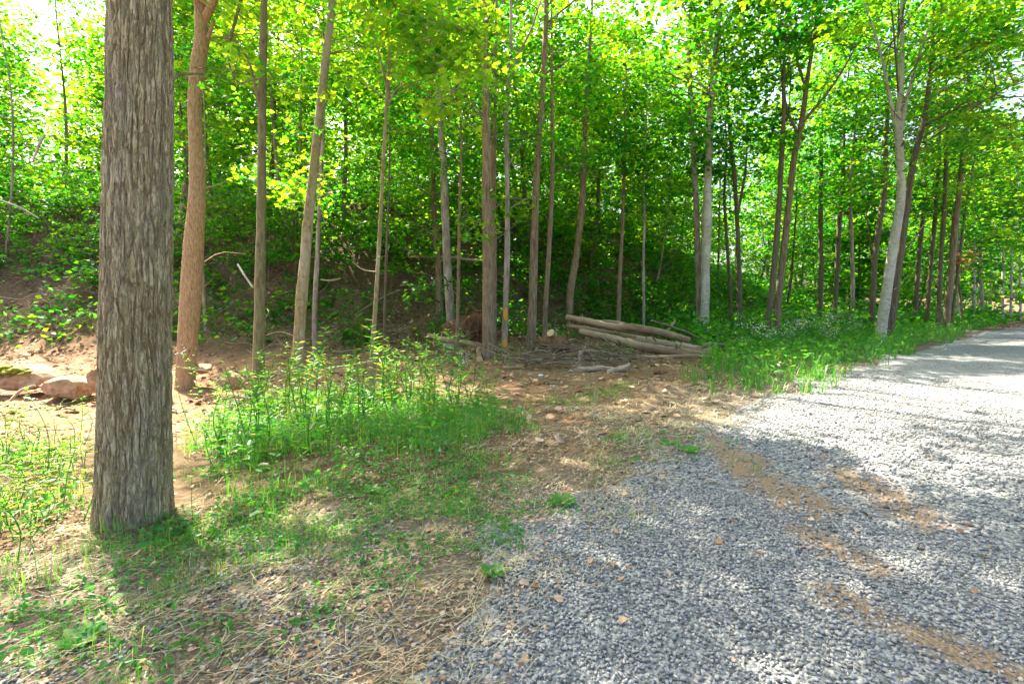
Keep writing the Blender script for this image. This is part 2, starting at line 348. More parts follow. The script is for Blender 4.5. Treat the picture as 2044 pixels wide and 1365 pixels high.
# ------------------------------------------------------------------ ground
def make_ground():
    ang = np.concatenate([np.linspace(-60, 60, 300), np.linspace(60, 300, 60)[1:-1]]); a = np.radians(ang)
    r = np.concatenate([[.02, .5, .9], np.geomspace(1.25, 60, 200), np.geomspace(66, 700, 26)])
    A, Rr = np.meshgrid(a, r); X = Rr * np.sin(A); Y = Rr * np.cos(A)
    sd = road_sd(X, Y); Z = H(X, Y)
    dirt = zone_dirt(X, Y)
    near = np.exp(-Rr / 14)
    off = sm(.1, -.5, sd)
    Z = Z + off * near * ((fbm2(X, Y, 3, 21, 3) - .5) * .07 + (fbm2(X, Y, 14, 27, 2) - .5) * .02)
    Z = Z + off * dirt * sm(60, 12, Rr) * (fbm2(X, Y, 2.2, 33, 4) - .5) * .18
    onroad = (sd > 0) & (sd < ROADW); Z = Z - .012 * onroad
    n, m = X.shape; i = np.arange(n - 1)[:, None] * m; j = np.arange(m)[None]; k = (j + 1) % m
    F = np.stack([i + j, i + m + j, i + m + k, i + k], -1).reshape(-1, 4)[:, ::-1]
    me = mesh('ground', np.stack([X, Y, Z], -1).reshape(-1, 3), F, None, True)
    verge = sm(-1.6, -.1, sd + (fbm2(X, Y, 1.6, 41, 3) - .5) * 1.6 + 2.2 * sm(4.2, 2.6, Y)) * .9
    c = me.color_attributes.new('zone', 'FLOAT_COLOR', 'POINT')
    c.data.foreach_set('color', np.stack([dirt, verge, np.ones_like(dirt), np.ones_like(dirt)], -1).astype(np.float32).ravel())
    m_, nt, o = mat('ground_soil'); at = nd(nt, 'ShaderNodeAttribute', attribute_name='zone'); sp = nd(nt, 'ShaderNodeSeparateColor')
    nt.links.new(at.outputs['Color'], sp.inputs[0])
    v = tex_coord(nt); na = noise(nt, v, 1.3, 5, .6); nb = noise(nt, v, 9, 6, .65); nc = noise(nt, v, 55, 4, .6)
    litter = ramp(nt, nb, [(.25, (.055, .035, .02)), (.5, (.12, .08, .045)), (.72, (.2, .14, .085))])
    dirtc = ramp(nt, na, [(.3, (.17, .092, .052)), (.55, (.275, .16, .094)), (.75, (.38, .245, .155))])
    dirtc = mixc(nt, .5, dirtc, ramp(nt, nb, [(.25, (.5, .48, .45)), (.7, (1.2, 1.2, 1.2))]), 'MULTIPLY')
    vergec = ramp(nt, nc, [(.3, (.085, .062, .042)), (.5, (.155, .12, .085)), (.7, (.25, .215, .17))])
    c1 = mixc(nt, sp.outputs[0], litter, dirtc); c2 = mixc(nt, sp.outputs[1], c1, vergec)
    p = nd(nt, 'ShaderNodeBsdfPrincipled'); p.inputs['Roughness'].default_value = .95; p.inputs['Specular IOR Level'].default_value = .1
    nt.links.new(c2, p.inputs['Base Color']); b = bump(nt, nb, .8, .06); b = bump(nt, nc, .7, .015, b); nt.links.new(b, p.inputs['Normal'])
    nt.links.new(p.outputs[0], o.inputs[0])
    tag(obj('ground', me, m_), kind='structure')
def zone_dirt(X, Y):
    """bare soil: the graded pan at the left, the cleared area in the middle, the foot of the cut bank"""
    s = Y - np.interp(X, TX, TY); w = (fbm2(X, Y, .7, 51, 3) - .5) * 3
    d = sm(5.2, 7.2, Y + w * .6 + .28 * np.minimum(X, 0) * 0) * sm(2.2, -.2, s + w) * sm(5.4, 3.4, X + w * .4)
    d = d * sm(-.4, -1.3, road_sd(X, Y) + w * .3)
    d2 = sm(.2, 1, s) * sm(5.5, 2.5, s + w) * sm(1, -4, X + w) * .3
    d3 = np.exp(-(((X - 1.0) / 1.1) ** 2 + ((Y - 6.0) / 1.7) ** 2) * 1.2) * sm(.2, -.5, road_sd(X, Y))
    return np.clip(np.maximum(np.maximum(d * (1 - .45 * sm(-3.5, -1, X)), d2), d3 * .6), 0, 1)
def track_dirt(X, Y):
    px, py, z = topx(np.stack([X, Y, np.zeros_like(X)], -1))
    d = 0
    for (x1, y1, x2, y2, w) in [(1480, 930, 1560, 1010, 70), (1690, 960, 1860, 1060, 60), (1600, 1010, 1640, 1030, 60), (1640, 1200, 1960, 1340, 60), (1600, 1080, 1750, 1150, 60), (1420, 880, 1480, 960, 40), (1900, 1320, 2100, 1400, 50)]:
        vx, vy = x2 - x1, y2 - y1; t = np.clip(((px - x1) * vx + (py - y1) * vy) / (vx * vx + vy * vy), 0, 1)
        q = np.hypot(px - x1 - t * vx, (py - y1 - t * vy) * 1.6); d = np.maximum(d, sm(w, w * .2, q))
    n = fbm2(X, Y, 5, 71, 4)
    return np.clip(sm(.35, .75, n * .8 + d * .5 - .1) * sm(0, .5, d), 0, 1) * (z > .3)
make_ground()

def make_road():
    u = np.concatenate([np.linspace(-.9, .9, 40), np.linspace(.9, ROADW - .6, 34)[1:], np.linspace(ROADW - .6, ROADW + .6, 14)[1:]])
    E = EDGEF
    # finer stations near the camera
    d = np.hypot(E[:, 0], E[:, 1]); 
    seg = np.linalg.norm(np.diff(E, axis=0), axis=1); L = np.r_[0, np.cumsum(seg)]
    i0 = int(d.argmin()); Lc = L[i0]
    q = np.concatenate([-np.geomspace(.06, Lc, 60)[::-1], [0], np.geomspace(.06, L[-1] - Lc, 230)]) + Lc
    P = np.c_[np.interp(q, L, E[:, 0]), np.interp(q, L, E[:, 1])]; T = np.gradient(P, axis=0)
    for _ in range(2): T[1:-1] = (T[:-2] + T[1:-1] * 2 + T[2:]) / 4
    T /= np.linalg.norm(T, axis=1)[:, None]; N = np.c_[T[:, 1], -T[:, 0]]
    XY = P[:, None] + N[:, None] * u[None, :, None]; X, Y = XY[..., 0], XY[..., 1]
    e = np.minimum(u[None], ROADW - u[None]) + (fbm2(X, Y, 1.3, 61, 3) - .5) * 1.3
    Z = H(X, Y) + np.where(e > 0, .012, 0) + np.clip(e, -.6, .5) * .06 + (fbm2(X, Y, 1.1, 63, 3) - .5) * .03
    n, m = X.shape; i = np.arange(n - 1)[:, None] * m; j = np.arange(m - 1)[None]
    F = np.stack([i + j, i + j + 1, i + m + j + 1, i + m + j], -1).reshape(-1, 4)
    me = mesh('gravel_road', np.stack([X, Y, Z], -1).reshape(-1, 3), F, None, True)
    td = track_dirt(X, Y)
    c = me.color_attributes.new('zone', 'FLOAT_COLOR', 'POINT'); c.data.foreach_set('color', np.stack([td, td, td, np.ones_like(td)], -1).astype(np.float32).ravel())
    m_, nt, o = mat('road_gravel'); at = nd(nt, 'ShaderNodeAttribute', attribute_name='zone')
    v = tex_coord(nt)
    def vor(s):
        vo = nd(nt, 'ShaderNodeTexVoronoi'); vo.inputs['Scale'].default_value = s; vo.inputs['Randomness'].default_value = 1; nt.links.new(v, vo.inputs['Vector']); return vo
    v1 = vor(42); nb = noise(nt, v, 1.1, 4, .6); nc = noise(nt, v, 90, 3)
    sp = nd(nt, 'ShaderNodeSeparateColor'); nt.links.new(v1.outputs['Color'], sp.inputs[0])
    c1 = ramp(nt, sp.outputs[0], [(0, (.085, .088, .088)), (.4, (.17, .176, .177)), (.75, (.255, .26, .256)), (1, (.38, .365, .34))])
    c1 = mixc(nt, ramp(nt, nb, [(.55, (0, 0, 0)), (.8, (.35, .35, .35))]), c1, (.22, .17, .12))
    dc = ramp(nt, nc, [(.3, (.15, .1, .065)), (.7, (.3, .22, .14))])
    c1 = mixc(nt, at.outputs['Fac'], c1, dc)
    p = nd(nt, 'ShaderNodeBsdfPrincipled'); p.inputs['Roughness'].default_value = .85; p.inputs['Specular IOR Level'].default_value = .2
    inv = nd(nt, 'ShaderNodeMath', operation='SUBTRACT'); inv.inputs[0].default_value = 1; nt.links.new(v1.outputs['Distance'], inv.inputs[1])
    nt.links.new(c1, p.inputs['Base Color']); nt.links.new(bump(nt, inv.outputs[0], .9, .02), p.inputs['Normal']); nt.links.new(p.outputs[0], o.inputs[0])
    tag(obj('gravel_road', me, m_), kind='structure')
make_road()
def surf(x, y):
    """top of ground or road"""
    sd = road_sd(x, y); e = np.minimum(sd, ROADW - sd) + (fbm2(x, y, 1.3, 61, 3) - .5) * 1.3
    rz = H(x, y) + .012 + np.clip(e, -.6, .5) * .06 + (fbm2(x, y, 1.1, 63, 3) - .5) * .03
    r = np.hypot(x, y); off = sm(.1, -.5, sd)
    gz = H(x, y) + off * np.exp(-r / 14) * ((fbm2(x, y, 3, 21, 3) - .5) * .07 + (fbm2(x, y, 14, 27, 2) - .5) * .02) \
        + off * zone_dirt(x, y) * sm(60, 12, r) * (fbm2(x, y, 2.2, 33, 4) - .5) * .18
    return np.where(e > 0, np.maximum(rz, gz), gz), e

# loose stones of the road
def make_gravel():
    b = Buf()
    cube = np.array([(x, y, z) for z in (-1, 1) for y in (-1, 1) for x in (-1, 1)], float) * .62
    cf = np.array([(0, 2, 3), (0, 3, 1), (4, 5, 7), (4, 7, 6), (0, 1, 5), (0, 5, 4), (2, 6, 7), (2, 7, 3), (0, 4, 6), (0, 6, 2), (1, 3, 7), (1, 7, 5)])
    oc = np.array([(1, 0, 0), (0, 1, 0), (-1, 0, 0), (0, -1, 0), (0, 0, 1), (0, 0, -1)], float)
    of = np.array([(0, 1, 4), (1, 2, 4), (2, 3, 4), (3, 0, 4), (1, 0, 5), (2, 1, 5), (3, 2, 5), (0, 3, 5)])
    for (r0, r1, dens, s0, s1, V0, F0) in [(1.2, 4.2, 3300, .0055, .0128, oc, of), (4.2, 13, 640, .009, .0175, oc, of)]:
        n = int(dens * (r1 * r1 - r0 * r0) * math.pi * 112 / 360)
        a = np.radians(rng.uniform(-56, 56, n)); r = np.sqrt(rng.uniform(r0 * r0, r1 * r1, n)); x = r * np.sin(a); y = r * np.cos(a)
        z, e = surf(x, y); td = track_dirt(x, y)
        keep = (e > -.02) & (rng.random(n) > td * .72) & (rng.random(n) < sm(13, 5, r)) | ((e > -3) & (rng.random(n) < np.exp(-(-e - 1.2 * sm(4, 2.6, y)) * 2.0).clip(0, 1) * .5 * sm(.35, .6, fbm2(x, y, 1.9, 73, 3))))
        px, py, zz = topx(np.c_[x, y, z]); keep &= (px > -150) & (px < 2250) & (py < 1480)
        x, y, z = x[keep], y[keep], z[keep]; n = len(x)
        s = rng.uniform(s0, s1, n) * np.where(rng.random(n) < .12, 1.35, 1)
        k = len(V0); J = V0[None] * (1 + rng.normal(0, .2, (n, k, 3))) * np.stack([rng.uniform(.8, 1.5, n), rng.uniform(.7, 1.05, n), rng.uniform(.45, .8, n)], -1)[:, None]
        q = rng.normal(0, 1, (n, 4)); q[:, 1:3] *= .28; q = unit(q); w_, a_, b_, c_ = q.T
        Rm = np.stack([1-2*(b_*b_+c_*c_), 2*(a_*b_-c_*w_), 2*(a_*c_+b_*w_), 2*(a_*b_+c_*w_), 1-2*(a_*a_+c_*c_), 2*(b_*c_-a_*w_), 2*(a_*c_-b_*w_), 2*(b_*c_+a_*w_), 1-2*(a_*a_+b_*b_)], -1).reshape(n, 3, 3)
        V = np.einsum('nij,nkj->nki', Rm, J) * s[:, None, None] + np.c_[x, y, z + s * .42][:, None]
        b.add(V.reshape(-1, 3), (F0[None] + (np.arange(n) * k)[:, None, None]).reshape(-1, 3), np.repeat(np.clip(rng.normal(.45, .24, n), 0, 1), k))
    tag(obj('gravel', b.me('gravel'), 'stone'), kind='stuff', label='loose grey crushed stones covering the near part of the gravel road', cat='gravel')
make_gravel()

# ------------------------------------------------------------------ trees
TREES = []
OPEN = [(355, 455, -60, 150, 9.8, .95), (1350, 1490, -20, 260, 17.5, .75), (1715, 1865, -20, 290, 18.6, .75), (1565, 1705, 80, 290, 20.4, .7), (955, 1000, 250, 480, 13.4, .7)]
def clump(t, C, rad, n, size, kind, hue=.45, light=False, flat=.16, tilt=.5):
    for (x0, x1, y0, y1, dm, pr) in OPEN:                      # where the photograph shows bare limbs
        px, py, zz = topx(np.asarray(C)[None])
        if x0 < px[0] < x1 and y0 < py[0] < y1 and .5 < zz[0] < dm and rng.random() < pr: return
    b = t['crown2'] if light else t['crown']
    ax = unit(np.array([rng.normal(0, .25), rng.normal(0, .25), 1.0])); rr = rad * np.sqrt(rng.random(n)); a = rng.uniform(0, 2 * np.pi, n)
    P = np.c_[rr * np.cos(a), rr * np.sin(a), rng.normal(0, flat * rad, n) - .18 * rr * rr / max(rad, .1)]
    P[:, 2] -= P[:, 0] * ax[0] + P[:, 1] * ax[1]
    D = np.c_[np.cos(a) + rng.normal(0, .6, n), np.sin(a) + rng.normal(0, .6, n), rng.normal(-.45, .35, n)]
    add_leaves(b, C + P, size * rng.uniform(.7, 1.2, n), kind, tilt, rng.normal(hue, .2, n) + rng.normal(0, .06), None, D)
def twig_to(t, C, r=.011):
    tp = t['path']; dz = np.linalg.norm(tp[:, :2] - C[:2], axis=1) * .3
    i = int(np.argmin(abs(tp[:, 2] - (C[2] - dz)))); A = tp[i]; v = C - A; L = np.linalg.norm(v)
    r = min(r * (.6 + L * .35), t['rad'][i] * .6 + .004)
    mid = A + v * .5 + np.array([rng.normal(0, .06), rng.normal(0, .06), .1]) * L
    Q, q = smooth_path([A, mid, C], [r, r * .6, r * .25], 6); t['twig'].add(*tube(Q, q, 4))
def offax(x): return .97 * FPX / math.hypot(FPX, x - CX)          # a wide lens stretches things towards the frame's sides
def leaf_lod(d):
    if d < 9: return 'maple', .12
    if d < 19: return 'mid', .135
    if d < 30: return 'far', .215
    return 'far', .3
def tree(name, label, pts, bark, Ht, Y=None, z0=5, cr=2.4, n=60, per=48, limbs=(), group=None, hue=.45, light=0., big=False, top=None, cat='tree', sides=14, sink=.15, lean=None, size=None, flare=True):
    """pts: photograph pixels (x, y, trunk width in pixels) from the foot upwards, all at the depth where the foot meets the ground"""
    if Y is None:
        g = ground_hit(pts[0][0], pts[0][1]); Y = g[1] + (.8 * pts[0][2] / 2 / FPX * g[1] if g[1] < 13 else 0)
    P = [at_depth(x, y, Y) for x, y, w_ in pts]; Rr = [w_ / 2 / FPX * ((p - CAM) @ FWD) * offax(x) for p, (x, y, w_) in zip(P, pts)]
    gz = Hf(P[0][0], P[0][1])
    if P[0][2] > gz: P.insert(0, np.array([P[0][0], Y, gz])); Rr.insert(0, Rr[0])
    base = np.array([P[0][0], Y, gz]); 
    e = P[-1] - P[-2]; e = e / np.linalg.norm(e); e = unit(e * .5 + np.array([0, 0, 1.]) * .5)
    if top is None: top = gz + Ht
    zt = P[-1][2]
    if top > zt + .5:
        k = 4
        for q in range(1, k + 1):
            dz = (top - zt) / k; st = e * dz / max(e[2], .5) + np.array([rng.normal(0, .1), rng.normal(0, .12), 0]) * dz * .35
            P.append(P[-1] + st); Rr.append(max(Rr[len(P) - 2] * (.72 if q < k else .3), .012))
    if flare:
        P.insert(1, P[0] * .96 + P[1] * .04); Rr[0:1] = [Rr[0] * (1.05 if big else 1.18), Rr[0] * 1.03]
    P.insert(0, P[0] - np.array([0, 0, sink])); Rr.insert(0, Rr[0] * 1.1)
    d = Y
    npt = 60 if d < 12 else (34 if d < 26 else 18); sd = sides if d < 26 else 8
    Q, q = smooth_path(P, Rr, npt)
    em = empty(name, base, label, cat, group)
    t = dict(em=em, base=base, path=Q, rad=q, crown=Buf(), crown2=Buf(), twig=Buf(), d=d, bark=bark, light=light, hue=hue)
    if big: me = bark_trunk(Q, q, base, big)
    else:
        b = Buf(); b.add(*tube(Q, q * (1 + .07 * np.sin(np.arange(len(q)) * 1.7 + len(TREES)) * np.sin(np.arange(len(q)) * .61)), sd, lump=.15, seed=len(TREES) % 19)); me = b.me('trunk', True, base)
    obj('trunk', me, bark, em)
    for L in limbs:                                           # (pixels, end depth offset)
        pp, dy = L; m_ = len(pp); LP = [at_depth(x, y, Y + dy * k / (m_ - 1)) for k, (x, y, w_) in enumerate(pp)]
        LR = [w_ / 2 / FPX * ((p - CAM) @ FWD) * offax(x) for p, (x, y, w_) in zip(LP, pp)]
        LQ, lq = smooth_path(LP, LR, max(8, 5 * m_)); b = Buf(); b.add(*tube(LQ, lq, 8, lump=.08)); obj('limb', b.me('limb', True, base), bark, em)
        t['path'] = np.concatenate([t['path'], LQ[2:]]); t['rad'] = np.concatenate([t['rad'], lq[2:]])
    TREES.append(t)
    if d < 28:
        for k in range(int(rng.integers(5, 12))):
            i = int(rng.integers(4, len(Q) - 3)); A0 = Q[i]; an = rng.uniform(0, 6.28); L = rng.uniform(.12, .9) * (1 if rng.random() < .5 else .35); v = np.array([math.cos(an), math.sin(an), rng.normal(.25, .4)]); r0 = min(q[i] * .3, .016)
            T_, w2 = smooth_path([A0 + v * q[i] * .6, A0 + v * (q[i] + L * .5) + rng.normal(0, .04, 3), A0 + v * (q[i] + L) + np.array([0, 0, rng.normal(0, .15) * L])], [r0, r0 * .7, r0 * .3], 6); t['twig'].add(*tube(T_, w2, 4))
    kind, ls = leaf_lod(d)
    if size: ls = size
    ls = ls * rng.uniform(.72, 1.22); hue = hue + rng.normal(0, .1); per = int(per * (1.0 if ls > .12 else 1.15))
    # crown: layered sprays round the upper stem
    i_top = len(Q) - 1
    z = gz + z0 + (top - gz - z0) * rng.random(n) ** .85; f = (z - gz - z0) / max(top - gz - z0, .1)
    rad = cr * np.sqrt(np.clip(1.02 - (2 * f - .85) ** 2 / 1.5, .12, 1)); a = rng.uniform(0, 2 * np.pi, n); rr = rad * np.sqrt(rng.uniform(.04, 1, n))
    ax = np.stack([np.interp(z, Q[:, 2], Q[:, 0]), np.interp(z, Q[:, 2], Q[:, 1])], -1)
    C = np.c_[ax + np.c_[rr * np.cos(a), rr * np.sin(a)], z]
    C = C[C[:, 2] > H(C[:, 0], C[:, 1]) + .5]
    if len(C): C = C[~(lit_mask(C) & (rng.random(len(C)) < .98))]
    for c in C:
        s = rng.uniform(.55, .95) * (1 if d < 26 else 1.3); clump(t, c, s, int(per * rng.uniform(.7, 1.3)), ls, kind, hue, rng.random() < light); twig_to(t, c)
    return t
def bark_trunk(Q, q, base, spec):
    """furrowed bark as real relief"""
    kz, kr, depth, nseg, nz, zmax = spec
    L = np.r_[0, np.cumsum(np.linalg.norm(np.diff(Q, axis=0), axis=1))]
    s = np.concatenate([np.linspace(0, zmax, nz), np.linspace(zmax, L[-1], 14)[1:]])
    P = np.stack([np.interp(s, L, Q[:, k]) for k in range(3)], -1); r = np.interp(s, L, q)
    a = np.concatenate([np.linspace(-200, 20, int(nseg * .74)), np.linspace(20, 160, nseg - int(nseg * .74) + 1)[1:-1]]); a = np.radians(a)
    A, S = np.meshgrid(a, s); Rg = np.repeat(r[:, None], len(a), 1)
    x = np.cos(A) * Rg.mean(); y = np.sin(A) * Rg.mean()
    wz = (n3(x * 5, y * 5, S * 3.2, 1) - .5) * .035 + (n3(x * 11, y * 11, S * 9, 5) - .5) * .012
    xa = np.cos(A + wz / .3) * Rg.mean(); ya = np.sin(A + wz / .3) * Rg.mean()
    n = n3(xa * kr, ya * kr, S * kz, 2); f = 1 - np.abs(2 * n - 1); f = f ** 4         # narrow furrows
    n_ = n3(xa * kr * 1.9, ya * kr * 1.9, S * kz * 2.4, 4); f2 = (1 - np.abs(2 * n_ - 1)) ** 5
    pl = n3(x * 34, y * 34, S * 16, 3) + .5 * n3(x * 70, y * 70, S * 60, 6)
    D = -f * depth - f2 * depth * .5 + pl * depth * .45 + (n3(x * 3, y * 3, S * .8, 8) - .5) * .05 * Rg
    if spec[5] > 4: D = D + (.3 * Rg.max() if kr < 30 else .055) * np.exp(-S / .3) * (n3(x * 2.2 / Rg.max() * .6, y * 2.2 / Rg.max() * .6, S * 0, 9) * 1.6 - .25)
    rr = Rg + D
    V = P[:, None] + np.stack([rr * np.cos(A), rr * np.sin(A), 0 * A], -1)
    n0, m = A.shape; i = np.arange(n0 - 1)[:, None] * m; j = np.arange(m)[None]; k = (j + 1) % m
    F = np.stack([i + j, i + k, i + m + k, i + m + j], -1).reshape(-1, 4)
    return mesh('trunk', V.reshape(-1, 3) - base, F, np.clip(1 - f - f2 * .4, 0, 1).ravel(), True)

DT = 'deciduous_tree'
t_big = tree(DT, 'thick grey furrowed trunk rising at the front left, nearest to the camera', [(265, 1060, 170), (268, 900, 160), (271, 700, 156), (276, 400, 150), (280, 150, 141), (281, 0, 136)], 'bark_big', 17, z0=7.5, cr=3.6, n=70, big=(4.6, 37, .014, 310, 300, 5.0), hue=.5)
t_or = tree(DT, 'tawny orange trunk with kinks and a high fork, just behind the thick grey trunk', [(368, 778, 42), (374, 690, 44), (380, 600, 47), (387, 480, 43), (394, 385, 36), (391, 290, 31), (389, 190, 30), (396, 125, 34), (404, 70, 32), (400, 20, 25), (397, -60, 22)], 'bark_orange', 16, z0=7.5, cr=3.2, n=70, big=(7, 26, .009, 110, 300, 7.6), light=.5,
   limbs=[([(408, 40, 22), (426, 5, 18), (446, -50, 16), (470, -160, 10)], -.4), ([(414, 78, 10), (423, 55, 8), (427, 42, 6)], -.2), ([(397, -60, 20), (380, -160, 12), (370, -260, 8)], .5)])
t_3 = tree(DT, 'straight slim olive trunk with one thin side limb, right of the tawny trunk', [(516, 806, 25), (517, 700, 24), (519, 560, 22), (522, 400, 19), (523, 250, 17), (525, 120, 16), (527, -20, 15)], 'bark_olive', 15, z0=7, cr=3, n=64, light=.5,
   limbs=[([(521, 225, 9), (508, 170, 7), (495, 120, 5), (480, 95, 4), (455, 68, 3)], -.5)])
t_4 = tree(DT, 'mottled lichen-spotted trunk leaning to the right in the weeds', [(591, 775, 27), (597, 680, 25), (605, 560, 24), (614, 460, 22), (625, 350, 20), (640, 210, 18), (654, 90, 16), (664, -10, 15)], 'bark_spot', 15, z0=7, cr=3, n=64, light=.5)
tree('slim_tree', 'thin straight stem just behind the leaning mottled trunk', [(628, 652, 11), (633, 520, 10), (638, 400, 9), (645, 240, 8)], 'bark_grey', 12, Y=14.5, z0=6, cr=2, n=40, light=.5)
tree('sapling', 'tall whippy sapling forking high under bright leaves, left of centre', [(742, 742, 10), (749, 620, 9), (757, 480, 8), (765, 330, 7), (773, 180, 7)], 'bark_spot', 10.5, Y=11, z0=6.2, cr=1.7, n=26, light=.6,
   limbs=[([(773, 185, 6), (760, 120, 4), (742, 60, 3), (722, 0, 2)], .3), ([(774, 180, 6), (797, 100, 4), (822, 50, 3), (850, -20, 2)], -.3), ([(768, 225, 4), (795, 175, 3), (830, 165, 2), (868, 145, 1.5)], -.5)])
tree('sapling', 'thin dark stem immediately right of the tall whippy sapling', [(768, 655, 6), (770, 560, 6), (773, 470, 5), (776, 380, 4)], 'bark_dark', 9, Y=14.5, z0=4.5, cr=1.5, n=24)
t_8 = tree(DT, 'grey trunk curving slightly left, left of the two close brown trunks', [(903, 690, 18), (897, 600, 17), (890, 470, 16), (886, 350, 15), (880, 230, 14), (874, 100, 13), (870, -20, 12)], 'bark_grey', 17, z0=6.5, cr=3, n=70)
tree('slim_tree', 'thin stem right beside the curved grey trunk', [(913, 695, 8), (915, 560, 7), (918, 400, 6), (921, 290, 5)], 'bark_brown', 11, Y=14.4, z0=5, cr=1.8, n=34)
t_10 = tree(DT, 'sturdy brown trunk standing beside the cut log end at centre', [(974, 716, 23), (974, 600, 22), (972, 450, 20), (971, 300, 17), (969, 150, 14), (967, 0, 12)], 'bark_brown', 18, z0=6, cr=3, n=76)
tree('slim_tree', 'slim trunk half hidden behind the sturdy brown trunk', [(984, 672, 14), (985, 540, 13), (984, 420, 12), (986, 250, 10)], 'bark_brown', 15, Y=15.6, z0=6, cr=2.4, n=46)
t_11 = tree('slim_tree', 'slim trunk with orange paint marks near its foot', [(1007, 700, 12), (1010, 600, 12), (1013, 450, 11), (1012, 330, 10), (1011, 230, 9), (1017, 140, 8), (1020, 40, 6)], 'bark_grey', 14, z0=6.2, cr=2.4, n=50,
   limbs=[([(1011, 245, 6), (1000, 215, 5), (986, 196, 4), (978, 180, 3)], .4), ([(1012, 335, 4), (1040, 290, 3), (1065, 270, 2)], .5), ([(1016, 165, 6), (1035, 110, 5), (1060, 60, 4), (1080, 0, 3)], -.5), ([(1013, 420, 4), (1045, 400, 3), (1078, 390, 2)], -.6)])
t_12 = tree(DT, 'brown trunk bending right, between the painted slim trunk and the log pile', [(1060, 692, 18), (1064, 580, 17), (1068, 430, 15), (1074, 300, 14), (1082, 190, 12), (1088, 90, 11), (1091, -10, 10)], 'bark_brown', 17, z0=6, cr=3, n=70)
tree('slim_tree', 'slim trunk close behind the brown trunk that bends right', [(1088, 645, 11), (1095, 520, 10), (1101, 400, 9), (1103, 260, 8)], 'bark_brown', 14, Y=17, z0=6, cr=2.2, n=46)
tree(DT, 'dark trunk leaning right on the shady bank above the log pile', [(1138, 592, 16), (1149, 520, 15), (1160, 430, 14), (1166, 330, 12)], 'bark_brown', 15, Y=20.5, z0=6, cr=2.6, n=56)
tree('slim_tree', 'thin stem on the dark bank directly above the stacked logs', [(1236, 580, 9), (1241, 480, 8), (1246, 350, 7)], 'bark_brown', 12, Y=21, z0=5, cr=2, n=44)
tree('slim_tree', 'thin bare stem above the right part of the log pile', [(1285, 632, 6), (1284, 540, 6), (1286, 430, 5)], 'bark_grey', 11, Y=21, z0=5, cr=1.8, n=40)
tree(DT, 'left and thinner stem of the paired grey trunks right of the logs', [(1397, 672, 13), (1394, 560, 13), (1390, 420, 12), (1384, 300, 11), (1378, 190, 10), (1376, 60, 9)], 'bark_grey', 17, z0=6.5, cr=2.6, n=54)
t_tw = tree(DT, 'pale knotty trunk, the right one of the pair beside the log pile', [(1406, 675, 20), (1407, 590, 19), (1409, 500, 20), (1411, 430, 23), (1412, 390, 17), (1416, 290, 16), (1421, 190, 15), (1425, 150, 15), (1431, 80, 11), (1437, -10, 9)], 'bark_pale', 17, z0=7, cr=3, n=64,
   limbs=[([(1424, 150, 9), (1414, 110, 8), (1404, 78, 7), (1375, 38, 5), (1356, -10, 4)], -.6), ([(1430, 95, 7), (1446, 52, 5), (1485, -5, 4)], .5), ([(1425, 100, 6), (1414, 40, 5), (1410, -10, 4)], .3), ([(1420, 190, 5), (1395, 165, 4), (1380, 150, 3)], .5)])
tree('slim_tree', 'slim dark trunk midway between the pale pair and the forked trunk', [(1476, 614, 11), (1474, 500, 10), (1468, 380, 9), (1455, 240, 8)], 'bark_dark', 14, Y=22, z0=5.5, cr=2.2, n=50, limbs=[([(1472, 430, 7), (1488, 340, 5), (1492, 250, 4)], .4)])
tree('slim_tree', 'thin dark stem just right of the pale paired trunks', [(1458, 612, 7), (1452, 500, 7), (1446, 380, 6)], 'bark_dark', 12, Y=23, z0=5, cr=1.8, n=36)
tree(DT, 'dark trunk touching the left side of the widely forked trunk', [(1533, 645, 14), (1545, 540, 13), (1554, 430, 12), (1559, 330, 11), (1564, 245, 10)], 'bark_dark', 16, Y=20, z0=6, cr=2.4, n=56)
t_fk = tree(DT, 'brown trunk forking into three wide limbs, left of the pale leaning tree', [(1552, 622, 16), (1562, 520, 15), (1574, 410, 14), (1586, 311, 13), (1599, 250, 13)], 'bark_brown', 16, Y=20.6, z0=7, cr=3.2, n=66,
   limbs=[([(1590, 262, 7), (1573, 225, 6), (1564, 180, 5), (1556, 90, 3)], .4), ([(1600, 250, 10), (1607, 180, 7), (1591, 120, 5), (1588, 30, 3)], .5), ([(1602, 245, 8), (1630, 212, 7), (1668, 163, 6), (1705, 100, 4), (1740, 40, 2)], -.8), ([(1606, 200, 6), (1618, 110, 4), (1622, 20, 3)], -.4)])
tree('slim_tree', 'straight dark trunk first to the right of the forked trunk', [(1639, 560, 11), (1638, 440, 11), (1639, 310, 9)], 'bark_dark', 16, Y=27, z0=7, cr=2.4, n=56)
tree('slim_tree', 'dark trunk tilting right, second to the right of the forked trunk', [(1669, 575, 10), (1674, 470, 10), (1683, 345, 9)], 'bark_dark', 16, Y=27, z0=7, cr=2.4, n=56)
tree('slim_tree', 'thin paler trunk, third to the right of the forked trunk', [(1702, 595, 9), (1700, 480, 9), (1697, 360, 8)], 'bark_grey', 15, Y=25, z0=6.5, cr=2.2, n=50)
tree(DT, 'dark trunk left of the pale leaning tree, tilting the same way', [(1740, 625, 13), (1748, 500, 13), (1764, 390, 12), (1770, 260, 10)], 'bark_dark', 16, Y=23, z0=6, cr=2.6, n=56, limbs=[([(1745, 540, 5), (1736, 480, 4), (1728, 420, 3)], .5)])
